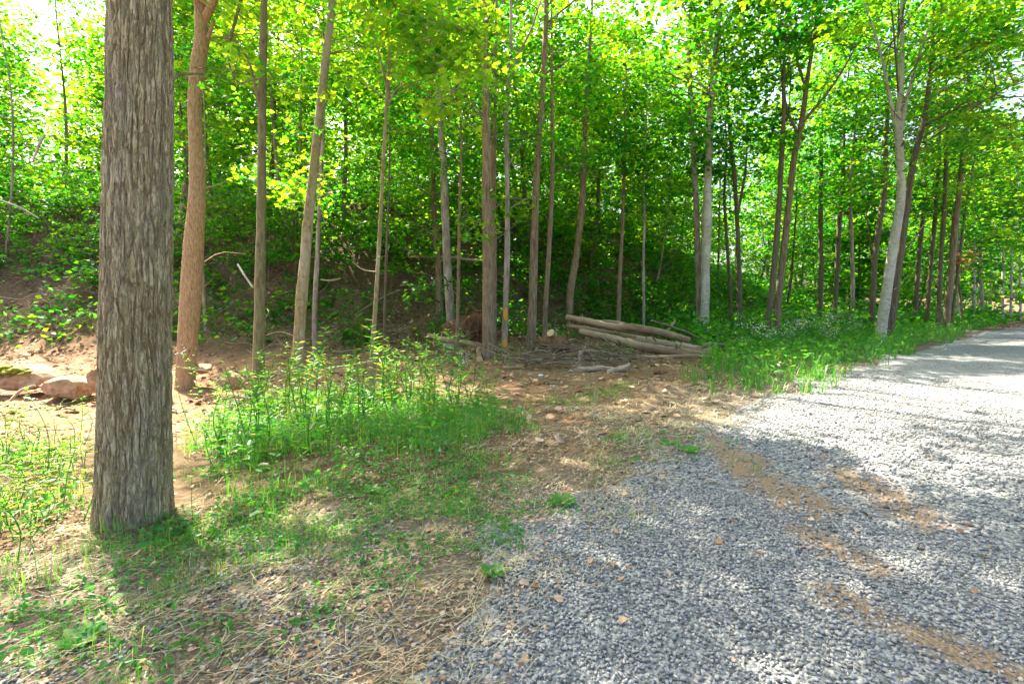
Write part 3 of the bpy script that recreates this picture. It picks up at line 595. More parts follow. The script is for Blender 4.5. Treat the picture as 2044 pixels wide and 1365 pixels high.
t_wh = tree(DT, 'pale smooth trunk leaning right with three high limbs, beside the road', [(1757, 680, 28), (1764, 620, 25), (1774, 550, 23), (1786, 470, 21), (1799, 385, 19), (1797, 320, 17), (1793, 256, 16)], 'bark_pale', 16, Y=18.5, z0=7, cr=3.2, n=64,
   limbs=[([(1790, 258, 10), (1772, 176, 8), (1761, 117, 7), (1742, 55, 5), (1720, -10, 4)], -.5), ([(1793, 256, 9), (1794, 190, 7), (1791, 120, 5), (1795, 30, 3)], .5), ([(1798, 262, 12), (1806, 218, 9), (1821, 157, 8), (1839, 99, 6), (1862, 35, 4)], -.6)])
t_dk = tree(DT, 'dark leaning trunk tight against the pale tree, with long low limbs over the road', [(1773, 668, 22), (1783, 600, 20), (1793, 530, 19), (1806, 440, 17), (1821, 335, 15), (1847, 225, 12), (1860, 110, 9)], 'bark_dark', 16, Y=19, z0=6, cr=3.2, n=60,
   limbs=[([(1841, 255, 7), (1900, 222, 6), (1975, 199, 5), (2060, 192, 3)], -1.2), ([(1845, 285, 7), (1890, 255, 6), (1960, 205, 5), (2060, 150, 3)], -.4), ([(1806, 500, 4), (1830, 470, 3), (1850, 440, 2)], -.3)])
tree('slim_tree', 'slim dark trunk farther back, right of the pale leaning tree', [(1826, 628, 10), (1836, 500, 10), (1846, 380, 9)], 'bark_dark', 15, Y=27, z0=5.5, cr=2.2, n=50)
tree('slim_tree', 'dark trunk by the roadside bank, second right of the pale leaning tree', [(1850, 640, 11), (1859, 520, 10), (1868, 416, 9), (1874, 320, 8)], 'bark_dark', 15, Y=26, z0=5.5, cr=2.2, n=50)
tree(DT, 'left stem of the close dark pair at the road verge', [(1872, 662, 12), (1877, 540, 11), (1886, 400, 10), (1888, 310, 9)], 'bark_dark', 16, Y=24.5, z0=6, cr=2.4, n=54)
tree(DT, 'thicker right stem of the close dark pair at the road verge', [(1888, 662, 18), (1897, 560, 16), (1908, 440, 15), (1919, 348, 13), (1923, 300, 12)], 'bark_brown', 16, Y=24.5, z0=6.5, cr=2.6, n=56, light=.6)
tree('slim_tree', 'thin dark stem leaning right behind the close dark pair', [(1899, 652, 8), (1912, 540, 7), (1933, 380, 6), (1945, 310, 5)], 'bark_dark', 14, Y=27, z0=6, cr=2, n=44, light=.6)
for (x, wd, Y, tx, lab) in [(1912, 9, 33, 1914, 'short-looking pale trunk past the verge, left of the far pale trunks'), (1943, 9, 36, 1944, 'pale straight trunk at the far bend of the road, left of a thicker one'), (1958, 12, 37, 1953, 'thickest of the sunlit trunks at the far bend of the road'),
                            (1975, 8, 43, 1978, 'dim trunk deep in the woods past the far bend'), (2001, 6, 37, 2004, 'slim pale stem left of its twin at the road end'), (2017, 6, 38, 2021, 'slim pale stem right of its twin at the road end'), (2035, 6, 41, 2036, 'slim trunk at the right edge of the picture, past the road end')]:
    g = at_depth(x, 640, Y); gz = Hf(g[0], Y); py = topx(np.array([g[0], Y, gz]))[1]
    tree('slim_tree', lab, [(x, float(py), wd), ((x + tx) / 2, 520, wd * .9), (tx, 380, wd * .75)], 'bark_pale' if wd < 12 else 'bark_grey', 15, Y=Y, z0=5.5, cr=2.6, n=60, light=.5)
tree(DT, 'left stem of the small V-shaped clump on the hillside', [(580, 505, 11), (572, 440, 11), (558, 370, 10)], 'bark_grey', 13, Y=21, z0=4.5, cr=2.4, n=54, light=.5)
tree(DT, 'right stem of the small V-shaped clump on the hillside', [(586, 500, 9), (590, 430, 9), (598, 350, 8)], 'bark_grey', 13, Y=21.3, z0=4.5, cr=2.4, n=54, light=.5)
tree('slim_tree', 'brown hillside trunk right of the leaning mottled tree', [(686, 470, 10), (686, 400, 10), (690, 310, 9)], 'bark_brown', 14, Y=24, z0=4.5, cr=2.4, n=56, light=.3)
tree('slim_tree', 'thin stem on the hillside seen left of the slim olive trunk', [(406, 575, 8), (404, 500, 7), (407, 400, 6)], 'bark_grey', 10, Y=17, z0=4, cr=1.8, n=34)

# trees that stand in the woods behind: each its own, told apart by where they stand
LANDMARK = [(90, 'the mossy rock'), (268, 'the thick grey trunk'), (390, 'the tawny trunk'), (520, 'the slim olive trunk'), (625, 'the leaning mottled trunk'), (758, 'the whippy sapling'), (890, 'the curved grey trunk'), (972, 'the sturdy brown trunk'), (1068, 'the bending brown trunk'),
    (1160, 'the stump'), (1280, 'the log pile'), (1408, 'the pale paired trunks'), (1560, 'the forked trunk'), (1680, 'the pale-flowered weeds'), (1785, 'the pale leaning tree'), (1895, 'the close dark pair'), (2000, 'the road end')]
def scatter_trees():
    pts = [tuple(t['base'][:2]) for t in TREES]; made = 0
    zones = {'a': ('slender tree on the wooded hillside at the left, behind the bare bank', 'hillside trees behind the bare bank'), 'b': ('slender tree in the shaded woods behind the log pile', 'woodland trees behind the log pile'),
             'c': ('slender tree in the woods between the pale paired trunks and the road', 'woodland trees left of the road'), 'd': ('leafy tree in the woods past the far end of the road', 'trees past the road end')}
    tries = 0
    while made < 142 and tries < 9000:
        tries += 1
        x = random.uniform(-46, 66); y = random.uniform(15, 72)
        s = y - float(np.interp(x, TX, TY)); sd = float(road_sd(np.array([x]), np.array([y]))[0])
        if abs(x) / y > 1.18 and not (x < 0 and x / y > -1.5) and not (sd > ROADW and x / y < 1.6): continue
        if x < 14 and s < 3.2: continue
        if x >= 14 and s < -7: continue
        if -1.6 < sd < ROADW + 1.8: continue
        md = 2.3 if y < 34 else 3.3
        if any((x - a) ** 2 + (y - b) ** 2 < md * md for a, b in pts): continue
        pts.append((x, y)); gz = Hf(x, y); bx, by, _ = topx(np.array([x, y, gz])); wd = random.uniform(.12, .3) / y * FPX
        lx = random.gauss(0, 14); ht = random.uniform(11, 17)
        zn = 'd' if sd > ROADW else ('a' if bx < 760 else ('b' if bx < 1390 else 'c'))
        Y = y; up = FPX * 3.2 / Y
        bk_ = random.choice(['bark_brown', 'bark_dark', 'bark_grey', 'bark_dark']); lm = min(LANDMARK, key=lambda q: abs(q[0] - bx)); dx = bx - lm[0]
        rel = 'straight behind' if abs(dx) < 14 else ('just left of' if -45 < dx < 0 else 'just right of' if 0 < dx < 45 else 'well left of' if dx < 0 else 'well right of')
        tier = 'at the front of' if y < 24 else 'in the middle of' if y < 34 else 'far back in' if y < 46 else 'deep in'
        lab = f"{'thin' if wd * y / FPX < .2 else 'stouter'} {bk_[5:]} tree {tier} the woods, {rel} {lm[1]}"
        tree('woodland_tree', lab, [(bx, by, wd), (bx + lx * .5 + 2, by - up * .6, wd * .93), (bx + lx, by - up * 1.3, wd * .85)], bk_, ht, Y=Y,
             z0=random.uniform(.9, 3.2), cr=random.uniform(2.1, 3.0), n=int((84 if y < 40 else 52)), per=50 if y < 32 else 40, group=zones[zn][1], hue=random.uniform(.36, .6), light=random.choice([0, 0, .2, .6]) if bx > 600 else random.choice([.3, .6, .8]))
        made += 1
scatter_trees()

# boughs: the low bough of the front trees that hangs into the top of the picture
def bough(t, pix, Y0, Y1, n, rad, per, size, kind='maple', light=.8, r0=.05, hue=.55):
    P = [at_depth(x, y, Y0 + (Y1 - Y0) * k / (len(pix) - 1)) for k, (x, y) in enumerate(pix)]
    A = t['path'][int(np.argmin(np.linalg.norm(t['path'] - P[0], axis=1)))]
    Q, q = smooth_path([A] + P, np.linspace(r0, .008, len(P) + 1), 24); t['twig'].add(*tube(Q, q, 6))
    for k in range(n):
        c = Q[int(rng.integers(7, 24))] + rng.normal(0, 1, 3) * np.array([rad, rad, rad * .55]); clump(t, c, rng.uniform(.3, .55), per, size, kind, hue, rng.random() < light)
        i = int(np.argmin(np.linalg.norm(Q - c, axis=1))); W, w_ = smooth_path([Q[i], (Q[i] + c) / 2 + np.array([0, 0, .05]), c], [.01, .006, .003], 5); t['twig'].add(*tube(W, w_, 4))
bough(t_4, [(700, -160), (800, -40), (860, 80), (900, 190)], 10.5, 7.6, 44, .5, 26, .125)
bough(t_4, [(690, -60), (760, 10), (840, 40), (930, 60)], 10.5, 8.2, 34, .45, 26, .125)
bough(t_3, [(500, -60), (470, 40), (455, 110), (470, 170)], 9.5, 8.6, 24, .5, 24, .125)
bough(t_4, [(640, 330), (610, 365), (580, 380), (530, 370)], 11.6, 10.6, 16, .28, 20, .12, r0=.02, light=.6)
bough(t_4, [(620, 400), (650, 388), (660, 385)], 11.6, 10.9, 6, .18, 14, .12, r0=.015)
bough(t_12, [(1010, 400), (960, 440), (925, 470)], 14, 12.8, 12, .35, 26, .13, r0=.03)
bough(t_8, [(870, 560), (845, 575), (820, 578)], 14, 13, 8, .25, 22, .14, r0=.02, light=0, hue=.3)
bough(t_dk, [(1930, 205), (1990, 240), (2040, 280)], 17.5, 15, 26, .7, 40, .15, 'mid', r0=.04, light=.4)
bough(t_dk, [(1900, 120), (1960, 90), (2060, 60)], 17.5, 14, 30, .9, 44, .15, 'mid', r0=.04, light=.5)

# leaf clumps added along the sun's rays to shade the ground, hung on nearby crowns
def shade_canopy():
    own = [t_big, t_or, t_3, t_4, t_8, t_10, t_12, t_tw, t_fk, t_wh, t_dk]
    B = np.array([t['path'][min(40, len(t['path']) - 1)][:2] for t in own])
    for lay in range(4):
        g = .95; X, Y = np.meshgrid(np.arange(-15, 27, g), np.arange(-2.5, 25, g)); X = (X + rng.uniform(-.5, .5, X.shape)).ravel(); Y = (Y + rng.uniform(-.5, .5, Y.shape)).ravel()
        z = rng.uniform(9.5, 15.5, len(X)); h = H(X, Y); C = np.c_[X, Y, h] + SUNV * (z / SUNV[2])[:, None]
        m = ~(lit_mask(C) & (rng.random(len(C)) < .97)); m &= rng.random(len(C)) < .9
        m &= ~((Y < 8.5) & (fbm2(X, Y, 1.5, 131, 2) > np.where(X > .2, .545, .57)))  # noise gaps left in the added clumps so sun dapples the foreground
        if lay > 2: m &= (Y < 6.2) | ((Y > 11) & (X < 9))
        px, py, zz = topx(C); m &= ~((px > -60) & (px < 2150) & (py > -60) & (zz > 0) & (zz < 13))
        for c in C[m]:
            d = np.hypot(*(B - c[:2]).T); i = int(d.argmin())
            if d[i] > 7.5: continue
            clump(own[i], c, rng.uniform(.6, .95), 40, .2, 'far', .45, rng.random() < .4)
            if rng.random() < .15: twig_to(own[i], c, .012)
shade_canopy()
def deep_shade():  # extra leaf clumps added sunward of the slope to darken it behind the logs
    own = [t for t in TREES if 12 < t['d'] < 36]; B = np.array([t['path'][len(t['path']) // 2][:2] for t in own])
    for lay in range(2):
        X, Y = np.meshgrid(np.arange(-6, 16, 1.05), np.arange(14.5, 32, 1.05)); X = (X + rng.uniform(-.5, .5, X.shape)).ravel(); Y = (Y + rng.uniform(-.5, .5, Y.shape)).ravel(); m = Y - np.interp(X, TX, TY) > -4; X, Y = X[m], Y[m]
        C = np.c_[X, Y, H(X, Y)] + SUNV * (rng.uniform(4.5, 12, len(X)) / SUNV[2])[:, None]; C = C[~lit_mask(C)]
        for c in C:
            d = np.hypot(*(B - c[:2]).T); i = int(d.argmin())
            if d[i] < 5: clump(own[i], c, rng.uniform(.6, .95), 36, .21, 'far', .4, rng.random() < .2); twig_to(own[i], c)
deep_shade()

for t in TREES:
    em = t['em']; b = t['base']
    if t['crown'].n: tag(obj('crown', t['crown'].me('crown', False, b), 'leaf', em), kind='stuff')
    if t['crown2'].n:
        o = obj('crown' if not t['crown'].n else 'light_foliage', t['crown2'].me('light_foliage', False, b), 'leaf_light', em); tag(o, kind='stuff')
    if t['twig'].n: tag(obj('branches', t['twig'].me('branches', True, b), t['bark'] if t['d'] < 13 else 'twig', em), kind='stuff')

# ------------------------------------------------------------------ undergrowth
def cloud(n, xr, yr, keep):
    x = rng.uniform(*xr, n); y = rng.uniform(*yr, n); k = keep(x, y); return x[k], y[k]
def undergrowth():
    b = Buf(); b2 = Buf()
    def keep(x, y):
        s = y - np.interp(x, TX, TY); sd = road_sd(x, y); d = fbm2(x, y, .35, 81, 3)
        p = sm(.2, 2.0, s) * sm(.27, .45, d) * np.where(x < -9, .75, 1.1) + sm(5, 9, s) * .6
        p = np.where((x > 6), np.maximum(p, sm(-9, -5, s) * sm(-1.2, -3, sd) * .9), p)
        p *= np.where((sd > -1.5) & (sd < ROADW + 1), 0, 1)
        return rng.random(len(x)) < p
    x, y = cloud(12500, (-36, 46), (13, 48), keep); m = abs(x) / y < 1.25; x, y = x[m], y[m]; z = H(x, y)
    for a, c, g in zip(x, y, z):
        d = c; hgt = abs(rng.normal(0, .55)) + .15; r = rng.uniform(.3, .75); n = int(rng.uniform(13, 27)); size = .125 + .004 * d
        P = np.c_[rng.normal(0, r * .6, n), rng.normal(0, r * .6, n), rng.uniform(.05, 1, n) ** .8 * hgt] + np.array([a, c, g])
        add_leaves(b if rng.random() < .7 else b2, P, size * rng.uniform(.7, 1.2, n), 'far', .6, rng.normal(.42, .22, n))
    tag(obj('undergrowth', b.me('undergrowth'), 'leaf'), kind='stuff', label='leafy undergrowth covering the wooded hillside and forest floor', cat='undergrowth')
    tag(obj('undergrowth', b2.me('undergrowth_light'), 'herb'), kind='stuff', label='lighter herbs growing among the hillside undergrowth', cat='undergrowth')
undergrowth()

def copy_thing(src, loc, rz, sca, label=None):
    e = src.copy(); col.objects.link(e); e.location = loc; e.rotation_euler = (0, 0, rz); e.scale = (sca,) * 3
    if label: e['label'] = label
    for ch in src.children:
        c = ch.copy(); col.objects.link(c); c.parent = e
    return e
def place(kinds, spots, label, group, smin, smax):
    """spots: (x, y); every spot gets a plant of its own, copied from one of the kinds"""
    for k, (x, y) in enumerate(spots):
        src, used = kinds[k % len(kinds)]
        z = float(surf(np.array([x]), np.array([y]))[0][0]) - .02; s = random.uniform(smin, smax); rz = random.uniform(0, 6.28)
        if not used: kinds[k % len(kinds)][1] = True; src.location = (x, y, z); src.rotation_euler = (0, 0, rz); src.scale = (s,) * 3; o = src
        else: o = copy_thing(src, (x, y, z), rz, s)
        o['label'] = label; o['group'] = group
def sapling_kind():
    e = empty('sapling', (0, 0, 0), 'x', 'sapling', 'x'); h = rng.uniform(2.2, 3.6)
    Q, q = smooth_path([(0, 0, -.1), (rng.normal(0, .1), rng.normal(0, .1), h * .5), (rng.normal(0, .25), rng.normal(0, .25), h)], [.02, .013, .004], 10)
    b = Buf(); b.add(*tube(Q, q, 5)); L = dict(crown=Buf(), crown2=Buf(), twig=b, path=Q, rad=q)
    for k in range(13):
        i = int(rng.integers(3, 10)); a = rng.uniform(0, 6.28); r = rng.uniform(.25, .85); c = Q[i] + np.array([r * math.cos(a), r * math.sin(a), .12])
        clump(L, c, .38, 24, .15, 'mid', .5, False); W, w_ = smooth_path([Q[i], (Q[i] + c) / 2 + np.array([0, 0, .06]), c], [.008, .005, .003], 5); b.add(*tube(W, w_, 4))
    obj('stem', b.me('stem', True), 'twig', e); obj('foliage', L['crown'].me('foliage'), 'leaf', e); return e
sk = [[sapling_kind(), False] for _ in range(5)]
def spots_px(n, poly, mind=.3, xr=(-20, 26), yr=(1.2, 34), maxtry=6000):
    xs = [p[0] for p in poly]; ys = [p[1] for p in poly]; out = []
    for _ in range(maxtry):
        if len(out) >= n: break
        px = random.uniform(min(xs), max(xs)); py = random.uniform(min(ys), max(ys))
        if not bool(inpoly(np.array(px), np.array(py), poly)): continue
        g = ground_hit(px, py)
        if any((g[0] - a) ** 2 + (g[1] - b) ** 2 < mind * mind for a, b in out): continue
        out.append((float(g[0]), float(g[1])))
    return out
place(sk, spots_px(14, [(0, 470), (190, 430), (190, 540), (0, 560)], 1.0), 'young leafy sapling on the bank left of the thick grey trunk', 'saplings on the left bank', .5, .9)
place(sk, spots_px(16, [(420, 500), (880, 520), (880, 600), (420, 560)], 1.0), 'young sapling on the hillside left of the brown trunks', 'saplings on the middle hillside', .5, 1.1)
place(sk, spots_px(16, [(1030, 560), (1380, 540), (1380, 640), (1030, 640)], .9), 'young sapling in the dark shade behind the log pile', 'saplings behind the log pile', .5, 1.1)
place(sk, spots_px(22, [(1430, 570), (1750, 580), (1720, 640), (1430, 640)], .9), 'young sapling between the pale paired trunks and the road', 'saplings left of the road', .5, 1.1)
place(sk, spots_px(10, [(1790, 620), (1960, 620), (1960, 642), (1790, 640)], .9), 'young sapling under the dark trunks along the far verge', 'saplings along the far verge', .6, 1.2)

# weeds with upright leafy stems
def weed_kind(h, leaf, nl, kind='lance', m='weed', flowers=False, lean=.1, name='tall_weed', hue=.35, stems=1):
    e = empty(name, (0, 0, 0), 'x', 'weed', 'x'); b = Buf(); L = Buf(); fl = Buf()
    for s_ in range(stems):
        hh = h * rng.uniform(.75, 1.1); o = np.array([rng.normal(0, .05), rng.normal(0, .05), 0]) * (stems > 1)
        Q, q = smooth_path([o + (0, 0, -.05), o + (rng.normal(0, lean * .4), rng.normal(0, lean * .4), hh * .5), o * 1.5 + (rng.normal(0, lean), rng.normal(0, lean), hh)], [.006, .0045, .002], 12)
        b.add(*tube(Q, q, 4), .3)
        t = np.sort(rng.uniform(.1, 1, nl)); P = np.stack([np.interp(t * 11, np.arange(12), Q[:, k]) for k in range(3)], -1); a = np.arange(nl) * 2.4 + rng.normal(0, .3, nl)
        D = np.c_[np.cos(a), np.sin(a), rng.uniform(-.2, .7, nl)]; N = unit(np.c_[-np.cos(a) * .4, -np.sin(a) * .4, np.ones(nl)] + rng.normal(0, .2, (nl, 3)))
        add_leaves(L, P, leaf * (1.15 - .6 * t) * rng.uniform(.7, 1.2, nl), kind, rnd=rng.normal(hue, .16, nl) + (rng.random(nl) < .06) * .5, N=N, D=D)
        if flowers:
            n = 15; c = Q[-1]; P = c + np.c_[rng.normal(0, .09, n), rng.normal(0, .09, n), rng.normal(-.02, .08, n)]; add_leaves(fl, P, .03, 'far', .8); add_leaves(fl, P, .03, 'far', .8)
            for p in P[:8]: b.add(*tube(np.linspace(Q[-4], p, 3), [.002, .0015, .001], 3), .3)
    obj('stem', b.me('stem'), 'herb', e); obj('leaves', L.me('leaves'), m, e)
    if flowers: obj('flowers', fl.me('flowers'), 'flower', e)['kind'] = 'stuff'
    return e
wk = [[weed_kind(*a, lean=l, hue=hu, stems=st), False] for a, l, hu, st in [((.75, .16, 26), .16, .3, 1), ((.95, .17, 34), .2, .4, 1), ((.6, .1, 22), .25, .35, 2), ((.8, .09, 30), .2, .3, 3), ((.5, .12, 20, 'oval'), .2, .25, 2), ((.7, .11, 12), .25, .72, 2), ((.85, .07, 40), .25, .45, 2), ((.55, .14, 10, 'oval'), .3, .5, 1), ((.9, .08, 14), .3, .85, 1), ((.65, .2, 16), .3, .2, 1)]]
fk = [[weed_kind(.85, .12, 26, flowers=True, name='flowering_weed'), False], [weed_kind(.7, .1, 24, flowers=True, name='flowering_weed', stems=2), False], [weed_kind(1.0, .13, 30, flowers=True, name='flowering_weed', stems=2), False]]
bk = [[weed_kind(.9, .1, 14, 'oval', name='broadleaf_weed', hue=.3), True], [weed_kind(.7, .12, 12, 'oval', name='broadleaf_weed', hue=.6), True]]
MID = [(400, 850), (480, 810), (620, 790), (800, 790), (960, 815), (1040, 860), (1000, 885), (880, 895), (700, 925), (560, 955), (430, 955)]
VR = [(1400, 735), (1470, 690), (1520, 665), (1700, 665), (1880, 655), (1960, 652), (1880, 680), (1690, 735), (1560, 772), (1420, 765)]
LF = [(-60, 900), (170, 890), (172, 1060), (60, 1130), (-60, 1200)]
place(wk, spots_px(120, [(372, 880), (440, 815), (560, 790), (700, 765), (860, 765), (1000, 815), (1050, 865), (960, 890), (700, 925), (520, 965), (400, 955)], .14), 'upright green weed in the tall patch right of the thick grey trunk', 'weeds right of the thick grey trunk', .35, 1.25)
place(wk, spots_px(70, VR, .25), 'upright green weed on the lush verge between logs and road', 'weeds on the road verge', .6, 1.1)
place(fk, spots_px(60, [(1450, 690), (1500, 655), (1700, 655), (1740, 690), (1650, 715), (1480, 725)], .25), 'weed topped with pale flower heads on the verge below the forked trunk', 'flowering weeds on the road verge', .7, 1.15)
place(fk, spots_px(14, [(830, 720), (930, 700), (930, 760), (840, 770)], .2), 'pale flowering weed in front of the curved grey trunk', 'flowering weeds before the grey trunk', .5, .8)
place([wk[5], wk[8], wk[2], wk[8]], spots_px(52, [(-60, 860), (172, 850), (172, 1040), (60, 1110), (-60, 1180)], .1), 'sunlit straw-coloured weed left of the thick grey trunk', 'weeds left of the thick grey trunk', .45, .95)
def single(kinds, k, px, py, s, label):
    g = ground_hit(px, py)
    if kinds is bk and kinds[k][0]['label'] == 'x':
        e = kinds[k][0]; e.location = (g[0], g[1], g[2] - .03); e.scale = (s,) * 3; e['label'] = label; del e['group']; return
    e = copy_thing(kinds[k][0], (g[0], g[1], g[2] - .03), random.uniform(0, 6), s, label)
    if 'group' in e: del e['group']
place([wk[1], wk[6], wk[3], wk[0], wk[8]], spots_px(34, [(480, 825), (700, 790), (960, 790), (1000, 840), (840, 840), (520, 880)], .16), 'taller weed standing out along the back of the weed patch', 'taller weeds at the back of the patch', 1.0, 1.6)
single(wk, 1, 770, 812, 1.5, 'tallest leafy weed of the patch, in front of the whippy sapling')
single(wk, 1, 700, 800, 1.1, 'tall weed just left of the tallest weed in the patch')
single(bk, 0, 90, 960, 1.0, 'single spindly weed with broad leaves standing before the sunlit boulder')
single(fk, 0, 400, 800, 1.0, 'flowering weed beside the foot of the tawny trunk')
single(bk, 1, 385, 1050, .6, 'broad leaved weed at the right foot of the thick grey trunk')
single(bk, 0, 350, 1010, .42, 'small weed growing against the right side of the thick grey trunk')

place(wk, spots_px(16, [(1180, 720), (1210, 690), (1260, 700), (1260, 722)], .12), 'leafy shoot among the sticks in front of the log pile', 'leafy shoots in the brush heap', .5, .9)
place(wk, spots_px(12, [(980, 730), (1000, 700), (1050, 712), (1040, 738)], .12), 'leafy shoot at the left end of the brush heap', 'leafy shoots left of the brush heap', .4, .7)
def rosette():
    e = empty('broadleaf_rosette', (0, 0, 0), 'x', 'weed', 'x'); L = Buf(); n = 13; a = np.arange(n) * 2.4; P = np.c_[np.cos(a) * .015, np.sin(a) * .015, np.full(n, .01)]
    D = np.c_[np.cos(a), np.sin(a), rng.uniform(.15, .9, n)]; N = unit(np.c_[-np.cos(a) * .5, -np.sin(a) * .5, np.ones(n)])
    add_leaves(L, P, rng.uniform(.06, .13, n), 'oval', rnd=rng.normal(.4, .15, n), N=N, D=D); b = Buf(); b.add(*tube([(0, 0, -.04), (0, 0, 0), (0, 0, .03)], [.008, .01, .006], 6), .3)
    obj('root_crown', b.me('root_crown'), 'herb', e); obj('leaves', L.me('leaves'), 'weed', e); e['label'] = 'x'; return e
rs = rosette(); first = True
for (x, y, s_, lab) in [(1120, 1010, 1.1, 'broad leaved rosette on the grassy strip beside the near gravel'), (1375, 905, 1.2, 'broad leaved rosette at the gravel edge below the clearing'), (985, 1150, .8, 'pale broad leaved seedling at the gravel edge near the picture centre'), (1335, 890, .9, 'smaller rosette just left of the one at the gravel edge'),
                        (740, 985, .8, 'flat rosette on the leaf litter below the weed patch'), (160, 1290, .9, 'rosette at the bottom left corner of the picture'), (1240, 880, .8, 'rosette in the dry strip leading to the clearing')]:
    g = ground_hit(x, y); loc = (g[0], g[1], g[2] + .01)
    o = rs if first else copy_thing(rs, loc, random.uniform(0, 6), s_); first = False; o.location = loc; o.scale = (s_,) * 3; o['label'] = lab
    if 'group' in o: del o['group']
# grass, herbs, straw and fallen leaves: stuff nobody could count
def in_px(x, y, polys):
    z = H(x, y); px, py, zz = topx(np.c_[x, y, z]); m = np.zeros(len(x), bool); k = np.clip(4.5 / np.maximum(zz, .5), .25, 1.4)
    px = px + ((fbm2(x, y, 1.7, 87, 3) - .5) * 300 + rng.normal(0, 26, len(x))) * k; py = py + ((fbm2(x, y, 1.7, 88, 3) - .5) * 130 + rng.normal(0, 14, len(x))) * k
    for q in polys: m |= inpoly(px, py, q)
    return m & (zz > .5)
CT = [[(1070, 795), (1280, 765), (1300, 790), (1180, 812), (1080, 815)], [(1190, 900), (1300, 860), (1420, 880), (1400, 940), (1290, 960), (1180, 960)], [(1360, 760), (1480, 740), (1480, 790), (1380, 790)], [(1060, 990), (1280, 960), (1270, 1020), (1080, 1040)], [(820, 940), (1040, 870), (1060, 900), (860, 990)]]
FG = [[(170, 1060), (480, 960), (880, 905), (990, 905), (980, 985), (1180, 1000), (960, 1130), (700, 1180), (420, 1300), (-60, 1420), (-60, 1150)]]
BASE = [[(160, 1040), (420, 1040), (520, 960), (640, 930), (600, 1000), (440, 1090), (200, 1130)]]
def blades(b, x, y, h, wd, lean, rnd):
    n = len(x); z = surf(x, y)[0]; a = rng.uniform(0, 2 * np.pi, n); d = np.c_[np.cos(a), np.sin(a), np.zeros(n)]; s = np.c_[-np.sin(a), np.cos(a), np.zeros(n)]
    P = np.c_[x, y, z - .01]; up = np.array([0, 0, 1.]); L = lean[:, None]; h = h[:, None]; w_ = wd[:, None]
    m = P + up * h * .6 + d * h * L * .35; t = P + up * h * (1 - .35 * L) + d * h * L
    V = np.stack([P - s * w_, P + s * w_, m + s * w_ * .8, m - s * w_ * .8, t], 1).reshape(-1, 3); k = np.arange(n)[:, None] * 5
    b.add(V, np.concatenate([k + np.array([[0, 1, 2]]), k + np.array([[0, 2, 3]]), k + np.array([[3, 2, 4]])]), np.repeat(np.clip(rnd, 0, 1), 5))
